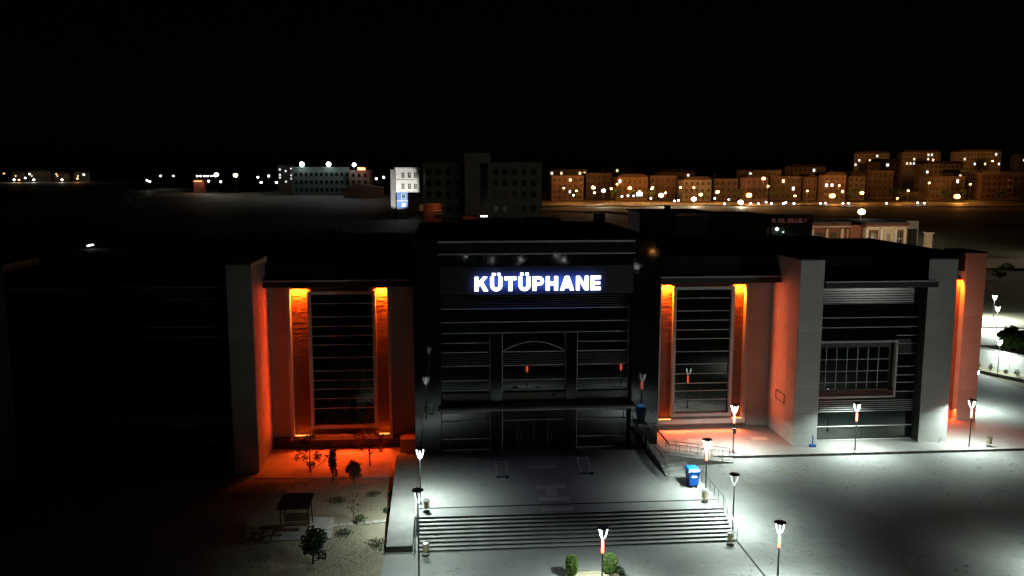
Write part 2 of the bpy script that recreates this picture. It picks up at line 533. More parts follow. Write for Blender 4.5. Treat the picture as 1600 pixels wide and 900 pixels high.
# volumes
boxo("wall", "recess_render", lib, -16.3, -2.62, 80.0, 103.0, -0.3, 16.15)
boxo("wall", "recess_render", lib, 18.72, 31.6, 80.0, 103.0, 0.2, 16.15)
boxo("wall", "dark_band", lib, -38.5, -18.3, 74.95, 116.0, -0.3, 16.15)
boxo("wall", "dark_band", lib, 33.6, 43.4, 74.95, 103.0, 0.2, 16.15)
boxo("wall", "recess_render", lib, 46.0, 50.84, 83.0, 103.0, 0.2, 16.15)
boxo("wall", "black_panel", lib, -2.6, 18.7, 75.2, 100.0, -0.3, 19.75)
# roofs
r1 = boxo("roof", "roof_felt", lib, -38.6, -2.63, 79.0, 116.2, 16.16, 17.6)
r2 = boxo("roof", "roof_felt", lib, 18.73, 45.6, 79.0, 103.2, 16.16, 17.95)
boxo("roof", "roof_felt", lib, -2.7, 18.8, 75.9, 100.2, 19.76, 20.0)
boxo("roof", "roof_felt", lib, 45.62, 52.6, 80.3, 103.1, 16.16, 17.6)
for (x0, x1, y0, y1, z1) in [(16.9, 18.0, 95.5, 96.8, 21.1), (2.0, 4.4, 88, 90, 20.9), (9.0, 12.5, 92, 95, 20.8)]:
    boxo("roof_unit", "roof_felt", lib, x0, x1, y0, y1, 20.01, z1)
# cornice bands over the wings, each with its light coping
for (x0, x1, yb, yf) in [(-16.25, -2.65, 80.0, 77.6), (18.75, 31.55, 80.0, 77.6), (-36.3, -18.32, 74.95, 74.2), (33.62, 44.0, 74.95, 73.2)]:
    z0, z1 = (15.58, 16.10)
    bnd = boxo("cornice", "dark_band", lib, x0, x1, yf, yb + 1.2, z0, z1)
    boxo("coping", "coping_metal", bnd, x0, x1, yf - 0.06, yf + 0.30, z1 + 0.002, z1 + 0.12)

# fin walls with cladding panels
def fin(x0, x1, y0, y1, z0, z1, mats, cols_side, sides):
    f = boxo("fin_wall", "dark_band", lib, x0 + 0.04, x1 - 0.04, y0 + 0.04, y1, z0, z1 - 0.04)
    rows = [z0, 2.35, 4.1, 6.4, 9.0, 11.6, 14.2, z1 - 0.12]
    g_ = 0.012
    k = 0
    for a, b in zip(rows, rows[1:]):
        if b <= a: continue
        boxo("cladding_panel", mats[k % len(mats)], f, x0 + g_, x1 - g_, y0, y0 + 0.037, a + g_, b - g_); k += 1
        for s in sides:
            st = (y1 - y0 - 0.05)/cols_side
            for c in range(cols_side):
                ya = y0 + 0.05 + c*st
                if s < 0: boxo("cladding_panel", mats[(k+c) % len(mats)], f, x0, x0 + 0.037, ya + g_, ya + st - g_, a + g_, b - g_)
                else: boxo("cladding_panel", mats[(k+c) % len(mats)], f, x1 - 0.037, x1, ya + g_, ya + st - g_, a + g_, b - g_)
    boxo("coping", "dark_band", f, x0 - 0.02, x1 + 0.02, y0 - 0.02, y1 - 0.01, z1 - 0.10, z1)
    return f
CL = ["cladding", "cladding_soft", "cladding_warm"]
fin(-18.2, -16.1, 73.4, 80.0, -0.3, 18.25, CL, 3, (1,))
fin(31.35, 33.55, 73.4, 80.0, 0.4, 18.2, CL, 3, (-1,))
fin(43.15, 45.85, 73.4, 80.2, 0.4, 18.2, CL, 3, (1,))
fin(50.85, 52.85, 80.0, 84.0, 0.4, 18.05, CL, 2, (-1, 1))
fin(-38.6, -36.0, 73.4, 80.0, -0.3, 18.25, CL, 3, ())  # inner side left as dark backing, its shade put into the colour
# tall window boxes with stone niches
def window_box(x0, x1, z0, z1, xi0, xi1, zi0, zi1, rails, under, wash, red):
    yb, yf = 80.0, 78.75
    c = MB()
    t = 0.26
    c.box(x0, x0 + t, yf, yb, z0, z1 - 0.01); c.box(x1 - t, x1, yf, yb, z0, z1 - 0.01); c.box(x0 + t, x1 - t, yf, yb, z0, z0 + 0.42)
    oc = c.build("window_casing", "casing_white", lib)
    # stacked ledge stone in the two strips and below the window
    st = MB()
    rr = random.Random(int(x0*10) + 99)
    def stack(xa, xb, za, zb):
        z = za
        while z < zb - 0.01:
            h = min(rr.uniform(0.05, 0.11), zb - z)
            x = xa
            while x < xb - 0.01:
                w = min(rr.uniform(0.35, 1.1), xb - x)
                d = rr.uniform(0.0, 0.055)
                st.box(x, x + w - 0.006, 79.52 - d, 79.9, z, z + h - 0.008)
                x += w
            z += h
    stack(x0 + t, xi0 - 0.02, z0 + 0.42, z1 - 0.03)
    stack(xi1 + 0.02, x1 - t, z0 + 0.42, z1 - 0.03)
    stack(xi0 - 0.02, xi1 + 0.02, z0 + 0.42, zi0 - 0.31)
    stack(xi0 - 0.02, xi1 + 0.02, zi1 + 0.31, z1 - 0.03)
    so = st.build("ledge_stone_facing", "ledge_stone", oc); so["kind"] = "stuff"
    # inner white frame
    w = MB()
    f = 0.30
    for (a, b, p, q) in [(xi0 - f, xi0, zi0 - f, zi1 + f), (xi1, xi1 + f, zi0 - f, zi1 + f), (xi0, xi1, zi0 - f, zi0), (xi0, xi1, zi1, zi1 + f)]:
        w.box(a, b, 79.0, 79.9, p, q)
    wf = w.build("window", "casing_white", lib)
    mid = (xi0 + xi1)/2
    for a, b in zip(rails, rails[1:]):
        for (p, q) in ((xi0, mid), (mid, xi1)):
            boxo("pane", "dark_glass", wf, p + 0.008, q - 0.008, 79.34, 79.37, a + 0.03, b - 0.03)
    for z in rails[1:-1]:
        boxo("rail", "rail_aluminium", wf, xi0, xi1, 79.27, 79.39, z - 0.03, z + 0.03)
    # lamp housings at the head of each stone strip, amber strips at the foot and down the outer edges
    for (a, b) in ((x0 + t, xi0 - f), (xi1 + f, x1 - t)):
        hs = boxo("niche_lamp", "black_iron", oc, a + 0.1, b - 0.1, 79.14, 79.30, z1 - 0.16, z1 - 0.02)
        boxo("led_strip", "led_amber", oc, a + 0.05, b - 0.05, 78.86, 78.90, z0 + 0.425, z0 + 0.465)
        lamp_light("niche_light", oc, ((a+b)/2, 79.22, z1 - 0.20), NICHE, AMBER, kind='AREA', size=(b - a - 0.25, 0.12), rot=(R(24), 0, 0), spread=R(120))
        lamp_light("niche_uplight", oc, ((a+b)/2, 79.1, z0 + 0.50), NICHE*0.008, AMBER, kind='AREA', size=(b - a - 0.25, 0.10), rot=(R(180), 0, 0))
    hz = z1 - z0 - 0.8
    for xs_, sg_ in ((x1 + 0.06, 1), (x0 - 0.06, -1)):
        e_ = lamp_light("edge_light", oc, (xs_, 78.9, (z0+z1)/2 + 0.3), EDGE, red, kind='AREA', size=(0.08, hz), spread=R(96))
        dirv = Vector((sg_*0.86, -0.51, 0))
        e_.rotation_euler = Matrix((dirv.cross(Vector((0, 0, 1))), Vector((0, 0, 1)), -dirv)).transposed().to_euler()
    lamp_light("cornice_wash", oc, ((x0+x1)/2, 77.52, 15.5), wash, red, kind='AREA', size=(x1 - x0 + 1.2, 0.1), rot=(R(-7), 0, 0), spread=R(34))
    lamp_light("underside_light", oc, ((x0+x1)/2, 78.72, z0 - 0.04), under, red, kind='AREA', size=(x1 - x0 - 0.8, 0.16), rot=(R(-34), 0, 0), spread=R(125))
    return oc
AMBER = (1.0, 0.155, 0.008)
AMBER2 = (1.0, 0.082, 0.012)
NICHE, EDGE = 760.0, 140.0
LR = [2.45, 3.97, 4.9, 5.8, 6.63, 7.53, 8.79, 9.99, 10.82, 11.71, 12.6, 13.84, 14.68]
window_box(-14.25, -4.95, 1.10, 15.45, -12.15, -6.6, 2.4, 14.7, [2.4] + LR[1:-1] + [14.7], 380.0, 360.0, (1.0, 0.052, 0.007))
RRl = [2.78, 4.06, 4.94, 5.69, 6.63, 7.56, 8.79, 10.03, 10.89, 11.8, 12.72, 13.94, 14.78]
window_box(20.05, 28.75, 1.85, 15.42, 21.85, 27.15, 2.78, 14.78, RRl, 330.0, 150.0, (1.0, 0.135, 0.045))
# dark gap walls under the boxes
boxo("plinth", "dark_band", lib, -16.0, -4.2, 79.55, 79.98, 0.0, 1.05)
boxo("low_pier", "recess_render", lib, -4.2, -2.7, 77.6, 79.9, 0.0, 1.35)

# lit slot beside the farthest fin
sl = MB().box(48.6, 50.84, 80.75, 81.2, ZP, 15.4).build("ledge_stone_strip", "ledge_stone", lib)
lamp_light("slot_light", sl, (50.3, 80.45, 15.3), 420, AMBER, kind='AREA', size=(0.9, 0.12), rot=(R(20), 0, 0), spread=R(120))
lamp_light("slot_foot_light", sl, (50.2, 80.3, 2.2), 120, AMBER2, kind='AREA', size=(1.6, 0.2), rot=(R(-20), 0, 0))
lamp_light("slot_wash", sl, (45.95, 77.0, 8.0), 520, (1.0, 0.24, 0.13), kind='AREA', size=(13.0, 0.12), rot=(0, R(-90), 0))

# curtain walls of the dark wings
def dark_wing(x0, x1, fx0, fx1, mirror):
    """fx0..fx1: the framed square window"""
    y = 74.6
    cw = boxo("curtain_wall", "black_panel", lib, x0, x1, y + 0.06, y + 0.3, 0.2, 15.56)
    def panes(a, b, za, zb, w=2.4):
        n = max(1, round((b - a)/w)); s = (b - a)/n
        for k in range(n):
            boxo("pane", "dark_glass", cw, a + k*s + 0.01, a + (k+1)*s - 0.01, y, y + 0.03, za + 0.02, zb - 0.02)
    def rail(a, b, z, m="rail_aluminium", t=0.028, d=0.08):
        boxo("rail", m, cw, a, b, y - d, y - 0.002, z - t, z + t)
    for z in (15.1, 14.88, 14.66, 14.44, 14.22, 14.0):
        rail(x0, x1, z, "rail_dim" if z != 15.1 else "rail_aluminium", 0.022)
    panes(x0, x1, 12.72, 13.95); panes(x0, x1, 11.82, 12.68); panes(x0, x1, 10.62, 11.78)
    rail(x0, x1, 12.7); rail(x0, x1, 11.8)
    ox0, ox1 = (x0, fx0) if mirror else (fx1, x1)
    for z in (11.0, 10.25, 9.3, 8.1, 7.3, 6.6, 5.75): rail(ox0, ox1, z)
    for z in (10.05, 9.85, 9.65, 9.48): rail(ox0, ox1, z, "rail_dim", 0.02)
    for a, b in zip((5.75, 6.6, 7.3, 8.1), (6.6, 7.3, 8.1, 9.3)): panes(ox0, ox1, a + 0.04, b - 0.04)
    for k in range(6):
        rail(x0, x1, 3.98 + k*0.195, "rail_aluminium", 0.022, 0.14)
    panes(x0, x1, 2.6, 3.9); rail(x0, x1, 2.56, t=0.035); panes(x0, x1, 1.32, 2.52); rail(x0, x1, 1.28)
    # framed window
    fr = MB(); t = 0.17
    fr.box(fx0, fx1, y - 0.42, y - 0.001, 10.45, 10.45 + t); fr.box(fx0, fx1, y - 0.42, y - 0.001, 5.30, 5.30 + t)
    if mirror: fr.box(fx0, fx0 + t, y - 0.42, y - 0.001, 5.30 + t, 10.45)
    else: fr.box(fx1 - t, fx1, y - 0.42, y - 0.001, 5.30 + t, 10.45)
    f = fr.build("window_frame", "black_panel" if mirror else "casing_white", lib)  # left frame near black: that wing's darkness is put into the colour
    a, b = (fx0 + 0.65, fx1) if mirror else (fx0, fx1 - 0.65)
    boxo("reveal", "dark_red_stone", f, fx0 + (t if mirror else 0), fx1 - (0 if mirror else t), y - 0.35, y - 0.003, 5.48, 6.0)
    zs = [6.05, 6.7, 7.75, 8.85, 9.95]
    n = max(1, round((b - a)/1.05)); s = (b - a)/n
    for za, zb in zip(zs, zs[1:]):
        for k in range(n):
            boxo("pane", "dark_glass", f, a + k*s + 0.02, a + (k+1)*s - 0.02, y - 0.06, y - 0.03, za + 0.03, zb - 0.03)
    for z in zs[1:-1]: boxo("glazing_bar", "dark_band" if mirror else "rail_aluminium", f, a, b, y - 0.12, y - 0.065, z - 0.022, z + 0.022)  # left bars darkened too, for the lack of light on that wing
    for k in range(n): boxo("glazing_bar", "dark_band" if mirror else "rail_aluminium", f, a + k*s - 0.02, a + k*s + 0.02, y - 0.118, y - 0.063, 6.05, 9.95)
    for z in (6.03,): boxo("sill", "casing_white", f, a, b, y - 0.2, y - 0.02, z - 0.03, z + 0.012)
dark_wing(33.6, 43.1, 33.6, 41.15, False)
dark_wing(-35.95, -18.25, -33.6, -18.25, True)

# portico
por = MB()
por.box(-2.62, -0.38, 73.0, 75.1, -0.2, 20.0)
por.box(16.32, 18.72, 73.0, 75.1, -0.2, 20.0)
por.box(-0.38, 16.32, 73.02, 75.1, 15.36, 18.82)
por.box(-0.38, 16.32, 73.05, 75.1, 18.82, 19.98)
po = por.build("portico", "black_granite", lib)
boxo("coping", "coping_metal", po, -0.55, 16.42, 72.93, 73.4, 19.86, 20.02)
boxo("coping", "coping_metal", po, -0.55, 16.42, 72.95, 73.04, 18.84, 18.94)
boxo("fascia", "black_panel", po, -0.5, 16.38, 72.97, 73.045, 18.97, 19.84)
boxo("sign_backing", "sign_backing", po, -0.34, 16.28, 72.985, 73.018, 15.40, 17.85)
gy_ = 73.9
cw = boxo("curtain_wall", "black_panel", lib, -0.38, 16.32, gy_ + 0.05, gy_ + 0.3, 1.2, 15.36)
def crail(a, b, z, t=0.028, m="rail_aluminium"):
    boxo("rail", m, cw, a, b, gy_ - 0.09, gy_ - 0.002, z - t, z + t)
def cpost(x, za, zb, t=0.035):
    boxo("mullion", "rail_aluminium", cw, x - t, x + t, gy_ - 0.10, gy_ - 0.093 + 0.09, za, zb)
def cpanes(a, b, za, zb, w=2.1):
    n = max(1, round((b - a)/w)); s = (b - a)/n
    for k in range(n):
        boxo("pane", "dark_glass", cw, a + k*s + 0.01, a + (k+1)*s - 0.01, gy_, gy_ + 0.03, za + 0.03, zb - 0.03)
for z in (15.3, 14.06, 12.88, 11.92): crail(-0.3, 16.2, z)
for z in (15.1, 14.9, 14.7, 14.5, 14.3): crail(-0.3, 16.2, z, 0.018, "rail_dim")
for a, b in ((11.95, 12.85), (12.91, 14.0)): cpanes(-0.35, 16.28, a, b)
for (a, b) in ((-0.3, 3.9), (11.65, 16.1)):
    for z in (11.05, 10.22, 9.0, 7.7, 6.85, 4.85, 4.05, 2.45, 1.45): crail(a, b, z)
    for z in (9.95, 9.75, 9.55, 9.35, 9.18): crail(a, b, z, 0.018, "rail_dim")
    for p, q in ((10.25, 11.0), (11.1, 11.88), (7.75, 8.95), (6.9, 7.65), (4.1, 4.8), (2.5, 4.0), (1.5, 2.4)): cpanes(a, b, p, q)
for z in (10.22, 9.0, 7.7, 6.85, 4.05): crail(5.05, 10.5, z)
for z in (9.95, 9.75, 9.55, 9.35, 9.18): crail(5.05, 10.5, z, 0.018, "rail_dim")
for p, q in ((10.25, 11.88), (7.75, 8.95), (6.9, 7.65), (4.1, 5.2)): cpanes(5.05, 10.5, p, q)
for x in (3.92, 5.0, 10.55, 11.6): cpost(x, 1.35, 11.88)
cpost(16.15, 6.85, 14.0, 0.02)
for (a, b) in ((3.97, 4.95), (10.6, 11.55)):
    boxo("inner_pier", "black_granite", po, a, b, gy_ - 0.35, gy_ - 0.11, 1.35, 11.9)
arc = []
for k in range(17):
    t = k/16.0
    arc.append((5.05 + 5.45*t, gy_ - 0.05, 10.25 + 0.85*math.sin(math.pi*t)**0.85 * 1.0))
MB().tube(arc, 0.035, 6).build("arch_bar", "rail_aluminium", cw)
# canopy over the doors
can = MB().box(-0.6, 16.55, 72.35, 73.78, 5.34, 5.62).build("canopy", "canopy_grey", lib)
boxo("edge_trim", "rail_aluminium", can, -0.6, 16.55, 72.31, 72.347, 5.36, 5.43)
boxo("sill_band", "black_panel", can, -0.34, 16.28, 73.70, 73.79, 5.63, 6.6)
for k in range(4):
    a = 5.1 + 1.35*k
    d = boxo("door", "dark_glass", cw, a + 0.02, a + 1.33, gy_ - 0.03, gy_, 1.42, 3.95)
    boxo("stile", "rail_dim", d, a + 1.29, a + 1.35, gy_ - 0.07, gy_ - 0.032, 1.42, 3.95)
    boxo("handle", "stainless", d, a + (1.15 if k % 2 == 0 else 0.2), a + (1.19 if k % 2 == 0 else 0.24), gy_ - 0.11, gy_ - 0.072, 2.1, 2.9)

# the lettering
sg = thing("library_sign", (8.0, 72.85, 15.75), "bright white KÜTÜPHANE lettering with blue halo on the black portico", "sign")
def letter(polys, x, name):
    """polys in a unit cell, z 0..1 cap height; letter face plus a blue lit rim behind"""
    H_ = 1.22
    m = MB(); e = MB()
    for p in polys:
        q = [(x + a*H_, 15.74 + b*H_) for a, b in p]
        m.prism_xz(q, 72.80, 72.86)
        cx = sum(a for a, b in q)/len(q); cz = sum(b for a, b in q)/len(q)
        e.prism_xz([(a, b) for a, b in q], 72.862, 72.95)
    o = m.build(name, "sign_face", sg)
    e.build("halo_rim", "sign_edge", o)
    return o
def bar(a, b, c, d): return [(a, c), (b, c), (b, d), (a, d)]
def uarc(w, t):
    out = [bar(0, t, 0.42, 1.0), bar(w - t, w, 0.42, 1.0)]
    ro, ri = w/2, w/2 - t
    n = 10
    for k in range(n):
        a0 = math.pi + math.pi*k/n; a1 = math.pi + math.pi*(k+1)/n
        sx = 0.42
        def pt(r, a, zs): return (w/2 + r*math.cos(a), 0.42 + zs*math.sin(a))
        out.append([pt(ri, a0, 0.20), pt(ro, a0, 0.43), pt(ro, a1, 0.43), pt(ri, a1, 0.20)])
    return out
t = 0.25
GL = {}
GL['K'] = (0.92, [bar(0, t, 0, 1), [(t, 0.30), (t, 0.62), (0.58, 1.0), (0.88, 1.0)], [(0.36, 0.50), (0.62, 0.0), (0.93, 0.0), (0.55, 0.66)]])
GL['U'] = (0.84, uarc(0.84, t))
GL['Ü'] = (0.84, uarc(0.84, t) + [bar(0.13, 0.35, 1.08, 1.26), bar(0.49, 0.71, 1.08, 1.26)])
GL['T'] = (0.82, [bar(0, 0.82, 0.77, 1.0), bar(0.285, 0.535, 0, 0.768)])
pp = [bar(0, t, 0, 1)]
for k in range(10):
    a0 = math.pi/2 - math.pi*k/10; a1 = math.pi/2 - math.pi*(k+1)/10
    pp.append([(0.44 + 0.13*math.cos(a0), 0.68 + 0.12*math.sin(a0)), (0.44 + 0.13*math.cos(a1), 0.68 + 0.12*math.sin(a1)),
               (0.44 + 0.34*math.cos(a1), 0.68 + 0.32*math.sin(a1)), (0.44 + 0.34*math.cos(a0), 0.68 + 0.32*math.sin(a0))])
pp += [bar(t, 0.44, 0.80, 1.0), bar(t, 0.44, 0.36, 0.56)]
GL['P'] = (0.78, pp)
GL['H'] = (0.84, [bar(0, t, 0, 1), bar(0.59, 0.84, 0, 1), bar(t, 0.59, 0.38, 0.62)])
GL['A'] = (0.98, [[(0, 0), (0.27, 0), (0.62, 1.0), (0.35, 1.0)], [(0.71, 0), (0.98, 0), (0.63, 1.0), (0.40, 0.98)], bar(0.27, 0.71, 0.17, 0.37)])
GL['N'] = (0.86, [bar(0, 0.24, 0, 1), bar(0.62, 0.86, 0, 1), [(0.24, 0.62), (0.62, 0.0), (0.622, 0.38), (0.242, 1.0)]])
GL['E'] = (0.72, [bar(0, t, 0, 1), bar(t, 0.72, 0.78, 1.0), bar(t, 0.67, 0.39, 0.60), bar(t, 0.72, 0, 0.22)])
word = "KÜTÜPHANE"
adv = sum(GL[c][0] for c in word)*1.22
gap = (10.82 - adv)/(len(word) - 1)
x = 2.60
for c in word:
    letter(GL[c][1], x, "letter")
    x += GL[c][0]*1.22 + gap
lamp_light("sign_halo", sg, (8.0, 72.15, 16.4), 260.0, (0.04, 0.13, 1.0), kind='AREA', size=(10.4, 0.7), rot=(R(90), 0, 0), spread=R(120))

# ------------------------------------------------------------------ garden lamps of the plaza
LAMP_W = (0.84, 1.0, 0.915)
def garden_lamp(base, height, label, energy=LAMP_W and 900.0, arms="led_white", tube="tube_orange", group="garden lamps of the plaza", spin=0.0, plain=False, spread=140.0):
    x, y, z = base
    h = height
    t_ = thing("garden_lamp", base, label, "lamp", group)
    MB().lathe(x, y, [(0.16, z), (0.16, z+0.03), (0.062, z+0.06), (0.055, z+h-1.78), (0.055, z+h-1.70)], 10).build("pole", "lamp_pole", t_, smooth=False)
    if plain:
        MB().lathe(x, y, [(0.055, z+h-1.70), (0.05, z+h-0.86)], 10).build("upper_pole", "lamp_pole", t_)
    else:
        MB().lathe(x, y, [(0.085, z+h-1.68), (0.085, z+h-0.92)], 10).build("light_tube", tube, t_)
        MB().lathe(x, y, [(0.06, z+h-0.92), (0.06, z+h-0.80)], 10).build("collar", "lamp_pole", t_)
    for k in range(3):
        a = spin + k*2*math.pi/3
        pts = []
        for s in range(7):
            u = s/6.0
            rr_ = 0.035 + 0.285*(u**0.6)
            pts.append((x + rr_*math.cos(a), y + rr_*math.sin(a), z + h - 0.78 + 0.68*u**1.3))
        MB().tube(pts, 0.026 if arms.startswith("led") else 0.020, 6).build("arm", arms, t_)
    MB().lathe(x, y, [(0.30, z+h-0.10), (0.37, z+h-0.075), (0.36, z+h-0.02), (0.20, z+h)], 18).build("cap", "lamp_cap", t_)
    if energy:
        l = lamp_light("lamp_glow", t_, (x, y, z + h - 0.115), energy, LAMP_W, kind='AREA', size=(0.5, 0.5), spread=R(spread))
        l.data.shape = 'DISK'
    return t_
LP = 760.0
garden_lamp((-1.91, 61.75, Z1), 4.35, "lit lamp with white V arms at the top left of the entrance stairs", LP*1.0, plain=True, spin=0.5)
garden_lamp((-1.75, 51.2, 0.0), 6.55, "tall dark pole lamp with unlit looking arms left of the stair foot", LP*0.55, arms="arm_metal", plain=True, spin=0.3)
garden_lamp((19.82, 62.16, Z1), 4.35, "lit lamp with pale tube beside the blue waste container", LP*1.0, tube="tube_pale", spin=0.2)
garden_lamp((20.68, 58.27, 0.0), 4.35, "dark armed lamp on a grey pole at the right foot of the stairs", LP*0.65, arms="arm_metal", plain=True, spin=0.2)
garden_lamp((9.53, 49.8, 0.0), 4.35, "lit lamp with orange tube between two clipped shrubs in front of the stairs", LP*0.75, spin=0.1)
garden_lamp((20.64, 49.7, 0.0), 4.35, "lit lamp with orange tube standing alone in the yard, nearest right", LP*0.8, spin=0.1)
lp4 = garden_lamp((25.35, 72.06, ZP), 4.35, "lit lamp with orange tube before the right orange window niche", LP*1.1, spread=144.0, spin=0.2)
boxo("switch_box", "lamp_pole", lp4, 25.2, 25.5, 71.86, 72.0, ZP + 1.75, ZP + 2.2)
garden_lamp((36.4, 71.8, ZP), 4.35, "lit lamp with orange tube before the gridded dark window", LP*1.1, spread=144.0, spin=0.2)
garden_lamp((47.2, 72.0, ZP), 4.35, "lit lamp with pale tube on the kerb beside the outermost fin wall", LP*1.1, spread=144.0, tube="tube_pale", spin=0.2)
garden_lamp((55.3, 84.0, 1.05), 4.35, "lit lamp with orange tube half hidden behind the farthest fin wall", LP*1.1, spin=0.2)
garden_lamp((68.0, 99.2, 1.05), 4.35, "lit lamp standing against the white boundary wall", LP*0.9, spread=172.0, arms="led_white_far", plain=True, group="side road lamps")
garden_lamp((82.2, 121.0, 1.5), 4.35, "lit lamp behind the white wall, nearer of two on the side road", LP*4.0, spread=172.0, arms="led_white_far", plain=True, group="side road lamps")
garden_lamp((88.0, 130.5, 1.75), 4.35, "lit lamp farther back of the two on the side road", LP*4.0, spread=172.0, arms="led_white_far", plain=True, group="side road lamps")
mast = thing("yard_mast", (70.0, 12.0, 0.0), "tall floodlight mast beyond the right edge of the yard", "lamp")
MB().lathe(70.0, 12.0, [(.16, 0.0), (.09, 8.8)], 10).build("pole", "lamp_pole", mast)
boxo("lamp_head", "lamp_cap", mast, 69.6, 70.4, 11.8, 12.2, 8.8, 9.15)
ml = lamp_light("mast_light", mast, (69.6, 12.4, 8.7), 13000, (0.97, 1.0, 0.93), .3, 'SPOT', spot=(R(44), 1.0))
ml.rotation_euler = (Vector((24.0, 74.0, 13.0)) - Vector((69.6, 12.4, 8.7))).to_track_quat('-Z', 'Y').to_euler()
garden_lamp((40.5, 49.5, 0.0), 4.35, "lit lamp just outside the right edge that brightens the yard corner", LP*0.9)
for i, (x, y) in enumerate(((5.5, -76.7), (11.8, -66.4), (18.9, -65.9), (29.1, -74.8), (29.6, -65.0), (44.0, -48.0))):
    garden_lamp((x, y, 0.0), 4.35, "lamp mirrored as the %s white dot from the left above the lettering" % ["first", "second", "third", "fourth", "fifth", "rightmost"][i], 0, plain=True, arms="led_mirror", group="lamps mirrored in the portico")

# ------------------------------------------------------------------ railings and ramp
def railing(name, pts, h, label, gapx=1.5, mids=(0.5,), mat="stainless", r=0.022, group=None):
    t_ = thing(name, pts[0], label, "railing", group)
    P = [Vector(p) for p in pts]
    up = Vector((0, 0, 1))
    MB().tube([p + up*h for p in P], r*1.25, 6).build("handrail", mat, t_)
    for m_ in mids:
        MB().tube([p + up*h*m_ for p in P], r*0.7, 5).build("rail", mat, t_)
    for a, b in zip(P, P[1:]):
        n = max(1, round((b - a).length/gapx))
        for k in range(n + (1 if b is P[-1] or b == P[-1] else 0)):
            q = a.lerp(b, k/n)
            MB().tube([q, q + up*h], r, 6).build("post", mat, t_)
    return t_
# wheelchair ramp right of the terrace
rp = MB()
rp.hexa([(18.9, 69.9, 0.6), (24.7, 69.9, 0.6), (24.7, 71.0, 0.6), (18.9, 71.0, 0.6),
         (18.9, 69.9, 1.86), (24.7, 69.9, 1.0), (24.7, 71.0, 1.0), (18.9, 71.0, 1.86)])
o = rp.build("wheelchair_ramp", "concrete"); o["kind"] = "structure"
o = boxo("ramp_landing", "concrete", None, 17.75, 18.895, 67.7, 72.9, 0.9, 1.855); o["kind"] = "structure"
railing("ramp_railing", [(18.95, 69.95, 1.86), (24.65, 69.95, 1.0)], 0.95, "thin steel railing along the front edge of the wheelchair ramp", 0.95, (0.15, 0.55))
railing("ramp_railing", [(18.95, 70.95, 1.86), (24.65, 70.95, 1.0)], 0.95, "thin steel railing along the back edge of the wheelchair ramp", 0.95, (0.15, 0.55))
ss = bpy.data.objects.new("short_steps", None); link(ss, None, (18.4, 66.4, Z1)); ss["kind"] = "structure"
for k in range(3):
    boxo("step", "tread_stone", ss, 17.75, 19.4, 65.9 + 0.6*k, 67.695 if k < 2 else 67.69, Z1 + 0.125*k - (0.0 if k else 0.05), Z1 + 0.125*(k+1))
railing("step_railing", [(17.7, 65.2, Z1), (17.7, 67.7, 1.86), (17.4, 72.6, 1.86)], 0.95, "bright steel handrail on the short steps by the portico", 1.2, (0.5,), r=0.035)
railing("stair_railing", [(20.3, 64.8, Z1), (20.3, 59.4, Z1), (20.36, 56.4, 0.02)], 0.9, "steel railing down the right edge of the entrance stairs", 1.2, (0.5,))
railing("stair_railing", [(-2.16, 72.5, Z1), (-2.16, 59.4, Z1), (-2.16, 56.4, 0.02)], 0.9, "steel railing down the left edge of the entrance stairs", 1.2, (0.5,))

# ------------------------------------------------------------------ blue waste container
bw = thing("waste_container", (19.3, 64.0, Z1), "blue wheeled waste container with pale blue lid on the terrace", "waste container")
def taper_box(x0, x1, y0, y1, z0, x2, x3, y2, y3, z1):
    return [(x0,y0,z0),(x1,y0,z0),(x1,y1,z0),(x0,y1,z0),(x2,y2,z1),(x3,y2,z1),(x3,y3,z1),(x2,y3,z1)]
bx, by, bz = 19.3, 64.0, Z1
MB().hexa(taper_box(bx-.33, bx+.33, by-.52, by+.50, bz+.16, bx-.42, bx+.42, by-.62, by+.60, bz+1.26)).build("body", "bin_blue", bw)
boxo("rim", "bin_blue", bw, bx-.46, bx+.46, by-.66, by+.64, bz+1.265, bz+1.325)
MB().hexa(taper_box(bx-.46, bx+.46, by-.66, by+.64, bz+1.33, bx-.38, bx+.38, by-.50, by+.58, bz+1.48)).build("lid", "bin_lid_blue", bw)
for s in (-.32, .32): boxo("lid_handle", "bin_blue", bw, bx+s-.08, bx+s+.08, by-.72, by-.665, bz+1.27, bz+1.36)
for s in (-.22, 0.0, .22): boxo("rib", "bin_blue", bw, bx+s-.03, bx+s+.03, by-.575, by-.50, bz+.22, bz+.62)
lb = MB().hexa([(bx-.22,by-.605,bz+.82),(bx+.20,by-.605,bz+.82),(bx+.20,by-.56,bz+.82),(bx-.22,by-.56,bz+.82),(bx-.24,by-.615,bz+.98),(bx+.22,by-.615,bz+.98),(bx+.22,by-.57,bz+.98),(bx-.24,by-.57,bz+.98)]).build("sticker", "paper_white", bw)
for sx in (-.26, .26):
    for sy in (-.40, .36):
        wv = MB()
        ring = [(by+sy + 0.09*math.cos(a*math.pi/6), bz+0.095 + 0.09*math.sin(a*math.pi/6)) for a in range(12)]
        i0 = len(wv.v)
        wv.v += [(bx+sx-.03, p, q) for p, q in ring] + [(bx+sx+.03, p, q) for p, q in ring]
        wv.f += [tuple(range(12)), tuple(range(23, 11, -1))] + [(k, (k+1) % 12, (k+1) % 12 + 12, k+12) for k in range(12)]
        wv.build("wheel", "rubber", bw)

